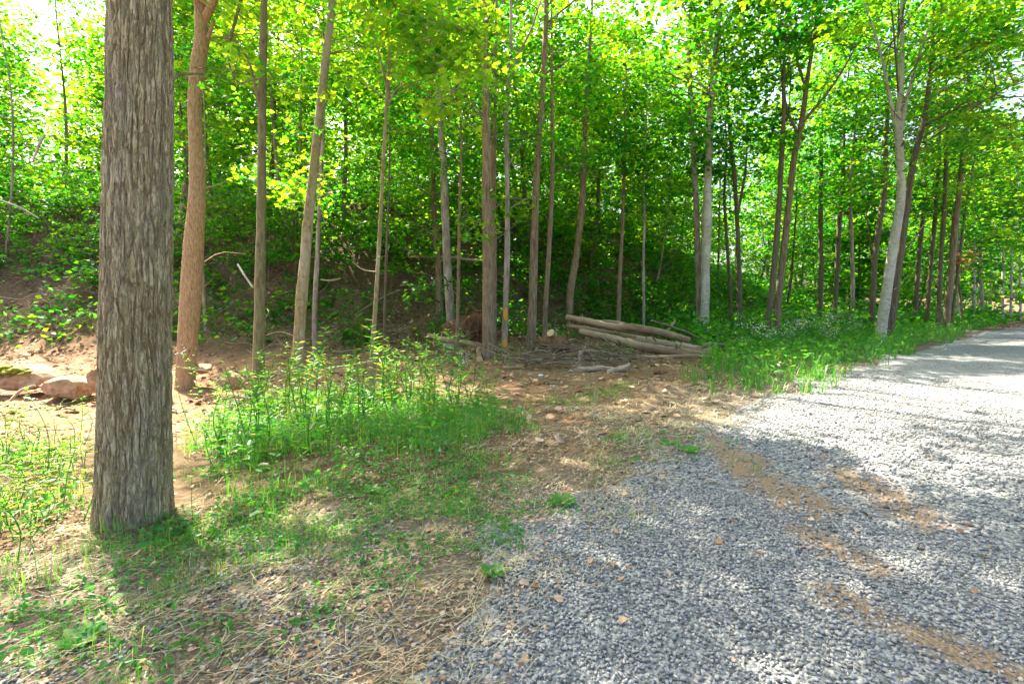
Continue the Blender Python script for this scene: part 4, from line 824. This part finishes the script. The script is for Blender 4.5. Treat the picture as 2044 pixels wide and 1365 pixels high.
def grass():
    b = Buf()
    def go(n, xr, yr, polys, h0, h1, wd, tuft, hue, dens=None):
        x, y = cloud(n, xr, yr, lambda x, y: in_px(x, y, polys))
        if dens is not None: k = rng.random(len(x)) < dens(x, y); x, y = x[k], y[k]
        x = np.repeat(x, tuft) + rng.normal(0, .045, len(x) * tuft); y = np.repeat(y, tuft) + rng.normal(0, .04, len(y) * tuft); m = len(x)
        if m: blades(b, x, y, rng.uniform(h0, h1, m), rng.uniform(.5, 1.2, m) * wd, np.abs(rng.normal(.4, .35, m)), rng.normal(hue, .2, m))
    go(4200, (-4.5, 1.2), (3, 9), [MID], .08, .38, .0035, 7, .35, lambda x, y: sm(.3, .62, fbm2(x, y, 1.3, 92, 3)))
    go(4600, (3, 27), (7, 30), [VR, [(1380, 745), (1560, 770), (1700, 735), (1700, 755), (1560, 800), (1400, 790)]], .15, .55, .008, 10, .35)
    go(1100, (-6, -1.5), (2.5, 5), [LF], .06, .34, .003, 8, .72, lambda x, y: sm(.32, .55, fbm2(x, y, 1.6, 94, 2)))
    go(2600, (-3, 6), (2.5, 11), CT, .05, .2, .0035, 8, .35, lambda x, y: sm(.4, .6, fbm2(x, y, 2, 91, 2)))
    go(9000, (-4, 2), (1.6, 6), FG, .03, .12, .0022, 6, .4, lambda x, y: sm(.38, .62, fbm2(x, y, 2.2, 93, 3)))
    go(900, (-4, 0), (1.4, 4), [[(-60, 1140), (320, 1120), (240, 1400), (-60, 1400)]], .06, .22, .0025, 6, .4, lambda x, y: sm(.4, .6, fbm2(x, y, 2.6, 96, 2)))
    go(700, (-4, 0), (2, 6), BASE, .05, .25, .003, 6, .3)
    tag(obj('grass', b.me('grass'), 'grass'), kind='stuff', label='green and yellowed grass on the verges and around the trunks', cat='grass')
    h = Buf()
    def herbs(n, xr, yr, polys, hm, size, hue, dens=1.):
        x, y = cloud(n, xr, yr, lambda x, y: in_px(x, y, polys)); k = rng.random(len(x)) < dens * sm(.3, .55, fbm2(x, y, 2.4, 95, 2)); x, y = x[k], y[k]; m = len(x)
        if m: add_leaves(h, np.c_[x, y, surf(x, y)[0] + rng.random(m) ** 1.5 * hm + .01], size * rng.uniform(.5, 1.2, m), 'oval', .6, rng.normal(hue, .2, m))
    herbs(34000, (-4.5, 1.2), (3, 9), [MID], .26, .055, .4)
    herbs(60000, (3, 27), (7, 30), [VR], .55, .12, .42)
    herbs(7000, (-6, -1.5), (2.5, 5), [LF], .2, .07, .6)
    herbs(44000, (-4, 2), (1.6, 6), FG, .05, .036, .35, .8); herbs(9000, (-3, 6), (2.5, 11), CT, .06, .06, .4, .6); herbs(4000, (-4, 0), (2, 6), BASE, .12, .07, .3)
    tag(obj('ground_herbs', h.me('ground_herbs'), 'herb'), kind='stuff', label='low leafy herbs between the grass on the verges', cat='ground cover')
    # straw and dry leaves
    st = Buf()
    def straw(n, xr, yr, test, L0, L1, wd):
        x, y = cloud(n, xr, yr, test); m = len(x); z = surf(x, y)[0] + rng.uniform(.004, .03, m); a = rng.normal(.55, .7, m); L = rng.uniform(L0, L1, m)
        d = np.c_[np.cos(a), np.sin(a), rng.normal(0, .1, m)] * L[:, None]; s = np.c_[-np.sin(a), np.cos(a), np.zeros(m)] * wd; P = np.c_[x, y, z]; c = np.c_[rng.normal(0, .1, (m, 2)) * L[:, None], rng.uniform(0, .02, m)]
        V = np.stack([P - s, P + s, P + d * .5 + c + s, P + d * .5 + c - s, P + d], 1).reshape(-1, 3); k = np.arange(m)[:, None] * 5
        st.add(V, np.concatenate([k + np.array([[0, 1, 2]]), k + np.array([[0, 2, 3]]), k + np.array([[3, 2, 4]])]), np.repeat(rng.random(m), 5))
    vg = lambda x, y: (lambda sd: rng.random(len(x)) < sm(-3.2, -.6, sd + 2.5 * sm(4.2, 2.6, y)) * sm(.55, -.1, sd) * (.2 + .8 * sm(.38, .62, fbm2(x, y, 2.6, 97, 3))))(road_sd(x, y))
    straw(40000, (-4.5, 3.5), (1.2, 8), vg, .04, .24, .0014); straw(9000, (-1, 9), (5, 12), vg, .1, .3, .004); straw(14000, (-5, 6), (5.5, 14), lambda x, y: rng.random(len(x)) < zone_dirt(x, y) * sm(.42, .6, fbm2(x, y, 1.3, 98, 3)), .06, .3, .003)
    tag(obj('straw', st.me('straw'), 'straw'), kind='stuff', label='dry straw and cut grass lying along the edge of the road', cat='straw')
    dl = Buf()
    def dry(n, xr, yr, test, size, kind='mid'):
        x, y = cloud(n, xr, yr, test); m = len(x); add_leaves(dl, np.c_[x, y, surf(x, y)[0] + rng.uniform(.005, .025, m)], size * rng.uniform(.5, 1.2, m), kind, .35, rng.random(m))
    dry(4000, (-4.5, 3), (1.2, 7.5), vg, .04, 'maple'); dry(30000, (-4.5, 3), (1.2, 7.5), vg, .027, 'mid'); dry(900, (-1, 9), (1.5, 9), lambda x, y: (road_sd(x, y) > 0) & (rng.random(len(x)) < .5), .055)
    dry(30000, (-25, 8), (5, 26), lambda x, y: rng.random(len(x)) < (.35 + .65 * sm(0, 2, y - np.interp(x, TX, TY))) * sm(.3, .55, fbm2(x, y, .8, 99, 3)) * (road_sd(x, y) < -.5), .14); dry(9000, (-6, 40), (14, 40), lambda x, y: (road_sd(x, y) < -1) & (x / y < 1.2), .16, 'far')
    tag(obj('fallen_leaves', dl.me('fallen_leaves'), 'dry'), kind='stuff', label='brown fallen leaves scattered over soil, verge and gravel', cat='leaves')
grass()

# ------------------------------------------------------------------ logs, branches, stumps, rocks
def log(name, pix, bark='log', label='', cat='log', group=None, ends=True, sides=12, lump=.1, parent=None, sink=False, ngon=True):
    """pix: (x, y, width px, depth)"""
    P = np.array([at_depth(x, y, d) for x, y, w_, d in pix]); Rr = np.array([w_ / 2 / FPX * d for x, y, w_, d in pix])
    g = surf(P[:, 0], P[:, 1])[0]; P[:, 2] = np.maximum(P[:, 2], g + Rr * .7)
    Q, q = smooth_path(P, Rr, max(14, 7 * len(P))); q = q * (1 + .06 * np.sin(np.arange(len(q)) * 1.9 + len(label))); c = Q.mean(0); b = Buf(); V, F = tube(Q, q, sides, lump=lump * 1.3, seed=len(label) % 17)
    rot = Vector((P[-1] - P[0]).tolist()).normalized().to_track_quat('Z', 'Y'); Rm = np.array(rot.to_matrix()); V = (V - c) @ Rm; Q = (Q - c) @ Rm; b.add(V, F)
    for k in range(3 if cat == 'log' else 2):                                   # broken side twigs
        i = int(rng.integers(3, len(Q) - 3)); an = rng.uniform(0, 6.28); v = np.array([math.cos(an), math.sin(an), rng.normal(.3, .3)]); L_ = rng.uniform(1.2, 3.2); r_ = q[i] * .3
        b.add(*tube(np.array([Q[i], Q[i] + v * q[i] * L_ * .6, Q[i] + v * q[i] * L_]), [r_, r_ * .8, r_ * .5], 5))
    e = empty(name, (c[0], c[1], c[2]), label, cat, group); e.rotation_euler = rot.to_euler(); c = np.zeros(3)
    obj('stem' if cat != 'log' else 'bark', b.me('bark', True, c), bark, e)
    if ends:
        for k, i in ((0, 0), (1, len(Q) - 1)):
            ring = V[i * sides:(i + 1) * sides]; cen = ring.mean(0); t_ = (Q[0] - Q[1]) if k == 0 else (Q[-1] - Q[-2]); t_ = t_ / np.linalg.norm(t_) * .004
            VV = np.concatenate([[cen + t_], ring * 1.0 + t_ * .5]); FF = np.array([(0, 1 + a, 1 + (a + 1) % sides) for a in range(sides)])
            if k == 1: FF = FF[:, ::-1]
            bb = Buf(); bb.add(VV, FF); obj('cut_end', bb.me('cut_end', False, c), 'cut', e)
    return e
log('log', [(1130, 633, 12, 15.0), (1165, 640, 14, 14.8), (1215, 650, 15, 14.6), (1280, 656, 16, 14.5), (1330, 666, 15, 14.4), (1376, 679, 13, 14.3)], label='top log of the pile, lying across the others with its cut end right')
log('log', [(1131, 651, 9, 15.3), (1170, 656, 10, 15.2), (1235, 668, 10, 15.1), (1290, 678, 9, 15)], label='thin log whose left end sticks out under the top log')
log('log', [(1156, 661, 13, 14.5), (1205, 672, 16, 14.3), (1260, 686, 18, 14.1), (1330, 700, 19, 13.9), (1400, 712, 17, 13.7), (1425, 716, 14, 13.6)], label='thickest log of the pile, lying in front of the others')
log('log', [(1225, 668, 13, 15.2), (1290, 680, 16, 15), (1370, 693, 15, 14.8), (1420, 700, 12, 14.6)], bark='dead', label='barkless tan log between the top log and the thickest log')
log('log', [(1255, 716, 8, 13.4), (1310, 714, 9, 13.3), (1370, 717, 10, 13.2), (1432, 716, 9, 13.2)], label='slim straight log on the ground at the front of the pile')
log('branch', [(1038, 729, 5, 12.8), (1100, 726, 6, 12.9), (1150, 724, 7, 13), (1215, 717, 6, 13.1), (1275, 713, 5, 13.3)], bark='dead', label='long thin pole on the ground left of the slim straight log', cat='branch')
log('broken_log', [(1140, 752, 7, 11.1), (1165, 748, 12, 11.1), (1200, 742, 12, 11.2), (1226, 740, 6, 11.2)], bark='dead', label='split rotten slab on bare soil in front of the pile', cat='log', lump=.3)
log('broken_log', [(1213, 753, 7, 10.9), (1230, 744, 13, 11), (1247, 735, 13, 11.1), (1258, 727, 5, 11.1)], bark='dead', label='twisted chunk of wood right of the split rotten slab', cat='log', lump=.35)
log('log', [(1003, 744, 7, 11.2), (1025, 743, 8, 11.2), (1047, 740, 6, 11.3)], label='short dark log lying alone left of the split slab')
log('log', [(855, 669, 9, 15.2), (890, 678, 10, 14.8), (940, 686, 11, 14.5), (985, 696, 11, 14.2), (1030, 712, 9, 13.6), (1060, 722, 6, 13.2)], label='long fallen log passing behind the sturdy brown trunk', bark='log')
log('log', [(957, 693, 12, 14.6), (957, 706, 12.5, 13.8), (957, 722, 13, 12.9)], label='cut log pointing toward the camera at the foot of the sturdy brown trunk')
log('stake', [(1157, 741, 8, 11.4), (1157, 722, 8, 11.4), (1159, 700, 6.5, 11.4)], bark='dead', label='short upright wooden stake in front of the pile', cat='stake', lump=.15)
log('stake', [(1060, 765, 8, 10.2), (1059, 757, 9, 10.2), (1061, 748, 6, 10.2)], bark='dead', label='small pale stub standing in bare soil near the white scrap', cat='stub', lump=.2)
log('stake', [(1187, 808, 6, 7.8), (1187, 796, 6, 7.8), (1188, 776, 3, 7.8)], bark='dead', label='splintered thin stub standing in the grass tuft before the clearing', cat='stub', lump=.2)
log('fallen_trunk', [(757, 452, 9, 23), (790, 478, 9, 22.3), (812, 497, 8, 22), (834, 514, 7, 21.5)], label='fallen grey trunk slanting down the hillside left of centre', bark='bark_grey')
log('fallen_trunk', [(815, 512, 5, 20.5), (880, 513, 5, 20.5), (965, 521, 5, 20.3)], label='thin fallen stem lying level across the hillside behind the curved trunk', bark='dead')
log('branch', [(710, 628, 4, 16.6), (745, 606, 6, 17), (775, 590, 6, 17.4), (800, 578, 4, 17.6)], label='dark dead branch rising right on the bank behind the sapling', cat='branch', bark='bark_dark')
log('branch', [(1240, 660, 3, 16), (1285, 656, 3, 16), (1330, 661, 4, 16), (1348, 640, 3, 16)], label='bare branch with upturned end behind the top log', cat='branch', bark='dead')
log('branch', [(-5, 398, 3, 19), (35, 412, 3, 19), (78, 436, 2.5, 19)], label='bleached pole lying high on the bank at the left edge', cat='branch', bark='bark_pale')
log('branch', [(66, 322, 3, 19), (78, 290, 5, 19), (90, 268, 4, 19)], label='pale broken limb standing in brush at the upper left', cat='branch', bark='bark_pale')
log('branch', [(475, 528, 4, 16), (490, 552, 4, 15.6), (505, 574, 4, 15.3)], label='pale thin trunk lying on the bank left of the slim olive trunk', cat='branch', bark='bark_pale')
log('branch', [(640, 558, 3, 17), (660, 560, 4, 17), (680, 556, 3, 17)], label='short pale branch on the bank above the bare soil', cat='branch', bark='dead')
log('root', [(20, 800, 5, 8.6), (45, 778, 6, 8.8), (70, 770, 5, 8.9)], label='curved bare root on the sunlit soil at the far left', cat='root', bark='dead')
log('branch', [(435, 795, 4, 8.4), (470, 792, 7, 8.4), (505, 798, 5, 8.3)], label='dead branch on the ground between the tawny and the olive trunk', cat='branch', bark='dead')
log('branch', [(655, 1055, 5, 3.5), (720, 1052, 6, 3.5), (780, 1040, 5, 3.55), (850, 1012, 4, 3.7)], label='thin curved stick on the litter right of the thick grey trunk', cat='stick', bark='bark_dark', sink=True, sides=6)

def stick_pile(n, poly, label, group, d0, L0, L1, bark, r0=.006, r1=.02, zup=.12):
    """loose sticks, each a thing"""
    meshes = []
    for k in range(6):
        b = Buf(); P = np.c_[np.linspace(-.5, .5, 5), rng.normal(0, .05, 5), rng.normal(0, .03, 5)]; Q, q = smooth_path(P, np.linspace(1, .45, 5) * .014, 9); b.add(*tube(Q, q, 5))
        for j in range(3):
            i = int(rng.integers(2, 8)); v = np.array([.16, rng.normal(0, .14), rng.normal(.04, .06)]); b.add(*tube(np.linspace(Q[i], Q[i] + v, 3), [.006, .005, .002], 4))
        meshes.append(b.me('stick', True))
    for (x, y) in spots_px(n, poly, .05):
        o = obj('stick', random.choice(meshes), bark); L = random.uniform(L0, L1); o.scale = (L, L, L)
        o.location = (x, y, Hf(x, y) + .02 + random.random() * zup); o.rotation_euler = (random.gauss(0, .3), random.gauss(0, .16 + .5 * zup), random.gauss(0, .9)); tag(o, label, 'stick', group)
stick_pile(90, [(1000, 735), (1040, 700), (1120, 690), (1250, 705), (1290, 730), (1200, 742), (1060, 740)], 'loose stick in the brush heap in front of the log pile', 'sticks of the brush heap', 12, .6, 1.9, 'twig', zup=.3)
stick_pile(26, [(430, 690), (700, 650), (880, 660), (880, 690), (600, 720), (430, 730)], 'loose dead stick at the foot of the bare bank behind the weeds', 'sticks at the foot of the bank', 14, .5, 1.4, 'dead')
stick_pile(46, [(0, 480), (190, 480), (190, 660), (0, 660)], 'dead stick on the cut bank left of the thick grey trunk', 'sticks on the left bank', 16, .5, 1.6, 'dead')
stick_pile(22, [(430, 760), (620, 740), (620, 800), (450, 800)], 'bleached twig among weeds near the tawny trunk', 'twigs by the tawny trunk', 9, .4, .9, 'dead', zup=.2)
stick_pile(44, [(420, 520), (860, 540), (900, 660), (420, 660)], 'dead stick lying on the hillside above the bare bank', 'sticks on the hillside', 17, .6, 1.8, 'twig')
stick_pile(16, [(930, 1010), (1280, 900), (1900, 900), (2000, 1300), (1300, 1300), (1000, 1200)], 'tiny twig lying on the gravel road', 'twigs on the gravel', 3, .08, .2, 'dead', zup=0)

def lumpy(name, px, py, w, h, dep, m, label, cat, seed, flat=1.0, squash=.5, rough=.25, parent=None, depth=None, off=(0, 0, 0), sub=3, facet=False, sunk=.3):
    Y = depth or float(ground_hit(px, py)[1]); g = at_depth(px, py, Y); sx = w / FPX * Y / 2; sz = h / FPX * Y / 2
    import bmesh
    bm = bmesh.new(); bmesh.ops.create_icosphere(bm, subdivisions=sub, radius=1); V = np.array([v.co[:] for v in bm.verts])
    if facet:
        r_ = np.random.default_rng(seed); N = unit(r_.normal(0, 1, (16, 3))); dd = r_.uniform(.62, .85, 16)
        s = np.min(np.where((V @ N.T) > .05, dd[None] / np.maximum(V @ N.T, .05), 9), 1); V = V * np.minimum(s, 1.15)[:, None]
    V = V * (1 + rough * (n3(V[:, 0] * 1.7, V[:, 1] * 1.7, V[:, 2] * 1.7, seed) - .5) * 2 + rough * .4 * (n3(V[:, 0] * 5, V[:, 1] * 5, V[:, 2] * 5, seed + 2) - .5) * 2)[:, None]
    V = V * np.array([sx, dep, sz])
    for v, c in zip(bm.verts, V): v.co = c
    me = bpy.data.meshes.new(name); bm.to_mesh(me); bm.free()
    if not facet: me.polygons.foreach_set('use_smooth', np.ones(len(me.polygons), bool))
    o = obj(name, me, m, parent); loc = (g[0], g[1], g[2]) if parent is None else (0, 0, 0)
    o.location = (loc[0] + off[0], loc[1] + off[1], loc[2] + off[2])
    if label: tag(o, label, cat)
    return o
lumpy('boulder', 132, 772, 112, 62, .45, 'boulder', 'angular sunlit boulder on the bare soil left of the thick grey trunk', 'rock', 3, facet=True, rough=.1, depth=9.2)
rk = lumpy('boulder', 40, 758, 140, 52, .5, 'boulder', 'long low rock with yellow-green moss at the left edge', 'rock', 5, facet=True, rough=.15, depth=9.6)
for k, (ox, oz, w_) in enumerate([(-.5, .2, 34), (-.32, .25, 26), (-.15, .22, 36), (.02, .26, 24), (.15, .2, 30), (.32, .22, 26), (.45, .14, 20)]):
    o = lumpy('moss', 40, 752, w_, 15, .14, 'moss', None, None, 6 + k, parent=rk, depth=9.6, off=(ox, -.28, oz), rough=.6)
lumpy('boulder', 455, 765, 50, 45, .25, 'boulder', 'brown rock between the tawny trunk and the slim olive trunk', 'rock', 7, facet=True, rough=.12, depth=9.2)
lumpy('boulder', 405, 735, 40, 24, .25, 'boulder', 'low pale rock right behind the foot of the tawny trunk', 'rock', 8, facet=True, rough=.12, depth=10.5)
lumpy('boulder', 25, 818, 26, 20, .1, 'boulder', 'small stone on the sunlit soil below the mossy rock', 'rock', 9, facet=True, rough=.12)
lumpy('boulder', 188, 765, 20, 50, .15, 'boulder', 'upright mossy stone against the left side of the thick trunk', 'rock', 12, facet=True, rough=.12, depth=9.0)
lumpy('wood_chunk', 1317, 744, 26, 18, .12, 'root', 'rust brown lump of torn wood right of the twisted chunk', 'wood', 10, rough=.5)
lumpy('wood_chunk', 1313, 760, 15, 13, .06, 'boulder', 'small round orange-brown lump below the torn wood', 'wood', 11, rough=.3)
o = lumpy('scrap', 1079, 749, 12, 5, .05, 'plastic', 'small white scrap on the soil left of the split slab', 'litter', 14, rough=.4)
# stump with its cut face, on a mass of roots
def stump():
    Y = 14.6; c = at_depth(1108, 690, Y); e = empty('stump', c, 'uprooted stump with a pale sawn face left of the log pile', 'stump')
    a = at_depth(1116, 686, Y + .1); f = at_depth(1099, 664, Y - .25); Q, q = smooth_path([a, (a + f) / 2, f], [.2, .15, .125], 8); b = Buf(); V, F = tube(Q, q, 16, lump=.08); b.add(V, F); obj('stem', b.me('stem', True, c), 'log', e)
    ring = V[-16:]; t_ = unit(Q[-1] - Q[-2]) * .004; bb = Buf(); bb.add(np.concatenate([[ring.mean(0) + t_], ring + t_]), np.array([(0, 1 + k, 1 + (k + 1) % 16) for k in range(16)])); obj('cut_face', bb.me('cut_face', False, c), 'cut', e)
    for k in range(14):
        p = a + np.array([rng.normal(0, .15), rng.normal(0, .15), -.05]); an = rng.uniform(-.6, 3.6); L = rng.uniform(.4, .9); m_ = p + np.array([math.cos(an) * L * .5, rng.normal(0, .2), math.sin(an) * L * .35]); t2 = p + np.array([math.cos(an) * L, rng.normal(0, .3), math.sin(an) * L * .4 - .1])
        Q, q = smooth_path([p, m_, t2], [.05, .03, .008], 8); b = Buf(); b.add(*tube(Q, q, 6, lump=.2)); obj('root', b.me('root', True, c), 'root' if k % 3 else 'dead', e)
    lumpy('soil_clod', 1112, 694, 60, 40, .35, 'root', None, None, 15, parent=e, depth=Y, rough=.45)
stump()
def root_plate():
    Y = 17.0; c = at_depth(948, 655, Y); e = empty('root_plate', c, 'torn-up root plate of reddish soil behind the sturdy brown trunk', 'roots')
    lumpy('soil_mass', 948, 655, 96, 66, .4, 'root', None, None, 17, parent=e, depth=Y, rough=.75, sub=4)
    for k in range(24):
        p = c + np.array([rng.normal(0, .4), -.35, rng.normal(.1, .28)]); an = rng.uniform(0, 6.28); L = rng.uniform(.3, .8); t2 = p + np.array([math.cos(an) * L, -rng.uniform(0, .4), math.sin(an) * L])
        Q, q = smooth_path([p, (p + t2) / 2 + rng.normal(0, .08, 3), t2], [.035, .02, .005], 7); b = Buf(); b.add(*tube(Q, q, 5)); obj('root', b.me('root', True, c), 'root', e)
root_plate()
# orange paint marks on the slim trunk
for (y0, y1, r0) in [(612, 640, .0), (676, 696, .0)]:
    tp, tr = t_11['path'], t_11['rad']; Yp = t_11['d']; z0 = at_depth(1008, y1, Yp)[2]; z1 = at_depth(1008, y0, Yp)[2]; zz = np.linspace(z0, z1, 7)
    C = np.stack([np.interp(zz, tp[:34, 2], tp[:34, 0]), np.interp(zz, tp[:34, 2], tp[:34, 1]), zz], -1); rr = np.interp(zz, tp[:34, 2], tr[:34]) * 1.13 + .003
    a = np.radians(np.linspace(-125, -45, 7)); wv = (np.sin(np.linspace(0, math.pi, 7)) ** .5)[:, None]; a = R(-88) + (a[None] - R(-85)) * (wv * .8 + .2 * rng.random((7, 7)))
    V = C[:, None] + np.stack([rr[:, None] * np.cos(a), rr[:, None] * np.sin(a), rng.normal(0, .01, (7, 7))], -1); i = np.arange(6)[:, None] * 7; j = np.arange(6)[None]
    F = np.stack([i + j, i + j + 1, i + 8 + j, i + 7 + j], -1).reshape(-1, 4); obj('paint_mark', mesh('paint_mark', V.reshape(-1, 3) - t_11['base'], F, None, True), 'paint', t_11['em'])

def clods():
    oc = np.array([(1, 0, 0), (0, 1, 0), (-1, 0, 0), (0, -1, 0), (0, 0, 1), (0, 0, -1)], float); of = np.array([(0, 1, 4), (1, 2, 4), (2, 3, 4), (3, 0, 4), (1, 0, 5), (2, 1, 5), (3, 2, 5), (0, 3, 5)])
    x, y = cloud(30000, (-22, 5), (4.5, 20), lambda x, y: (rng.random(len(x)) < zone_dirt(x, y) * sm(.35, .6, fbm2(x, y, 1.1, 111, 3)) * np.clip(9 / y, 0, 1)) & (x / y > -1.2)); n = len(x)
    s_ = np.exp(rng.normal(-3.9, .45, n)); V = oc[None] * (1 + rng.normal(0, .25, (n, 6, 3))) * np.array([1.2, 1, .7]) * s_[:, None, None]
    a = rng.uniform(0, 6.28, n); c, q = np.cos(a)[:, None], np.sin(a)[:, None]; V = np.stack([V[..., 0] * c - V[..., 1] * q, V[..., 0] * q + V[..., 1] * c, V[..., 2]], -1) + np.c_[x, y, surf(x, y)[0] + s_ * .2][:, None]
    b = Buf(); b.add(V.reshape(-1, 3), (of[None] + (np.arange(n) * 6)[:, None, None]).reshape(-1, 3), np.repeat(rng.random(n), 6))
    tag(obj('soil_clods', b.me('soil_clods'), 'clod'), kind='stuff', label='crumbled soil clods and pebbles on the bare ground', cat='soil')
M['clod'] = rnd_mat('soil_clod', [(.13, .075, .04), (.24, .14, .08), (.34, .22, .13), (.4, .3, .2)], .95)
clods()
def far_woods():
    b = Buf(); n = 1900; a = np.radians(rng.uniform(-56, 56, n)); r = rng.uniform(48, 85, n); x, y = r * np.sin(a), r * np.cos(a); m = ~((road_sd(x, y) > -2) & (road_sd(x, y) < ROADW + 2)); x, y = x[m], y[m]
    z = H(x, y) + rng.uniform(.2, 1, len(x)) ** 1.3 * 13
    for c in zip(x, y, z):
        k = 28; P = np.array(c) + np.c_[rng.normal(0, 1.1, k), rng.normal(0, 1.1, k), rng.normal(0, .6, k)]; add_leaves(b, P, .5 * rng.uniform(.6, 1.2, k), 'far', .6, rng.normal(.5, .25, k))
    tag(obj('far_woods', b.me('far_woods'), 'leaf'), kind='stuff', label='hazy mass of leaves deep in the woods beyond the nearer trees', cat='woods')
far_woods()

# a dead, rust-coloured spray on the thin stem by the far verge
tr_ = next(t for t in TREES if t['em']['label'].startswith('thin dark stem leaning right behind the close dark pair')); rb = Buf(); c0 = at_depth(1924, 520, 26.6)
for k in range(7): add_leaves(rb, c0 + rng.normal(0, 1, (16, 3)) * np.array([.35, .3, .28]), .16 * rng.uniform(.7, 1.2, 16), 'mid', .7)
obj('dead_leaves', rb.me('dead_leaves', False, tr_['base']), 'rust_leaf', tr_['em'])['kind'] = 'stuff'

# thinner crooked poles thrown on and round the pile
for k, (x0, y0, x1, y1, w0, d0, lab) in enumerate([(1165, 700, 1300, 722, 5, 13.3, 'crooked pole poking out under the thickest log'), (1120, 712, 1235, 690, 4, 13.8, 'thin pole slanting up across the brush heap'), (1300, 640, 1420, 690, 4, 15.6, 'thin pole behind the right end of the top log'), (1080, 735, 1190, 732, 4, 12.3, 'bent pole lying low in front of the brush heap'),
        (1190, 640, 1330, 668, 5, 15.4, 'knobbly pole lying just behind the top log'), (1350, 700, 1450, 690, 7, 14.2, 'stubby crooked log jutting right out of the pile'), (1010, 722, 1100, 700, 4, 13.6, 'forked pole leaning at the left end of the brush heap')]):
    m1 = ((x0 * 2 + x1) / 3, (y0 * 2 + y1) / 3 + rng.normal(0, 5)); m2 = ((x0 + x1 * 2) / 3, (y0 + y1 * 2) / 3 + rng.normal(0, 5))
    log('branch', [(x0, y0, w0, d0), (*m1, w0 * 1.1, d0 + .1), (*m2, w0, d0 + .1), (x1, y1, w0 * .7, d0 + .2)], bark=('dead', 'log', 'twig')[k % 3], label=lab, cat='branch', lump=.3, sides=8)
stick_pile(34, [(900, 760), (1050, 735), (1330, 740), (1330, 790), (1150, 830), (950, 800)], 'small stick lying on the bare soil of the clearing', 'sticks in the clearing', 9, .2, .7, 'twig', zup=.01)
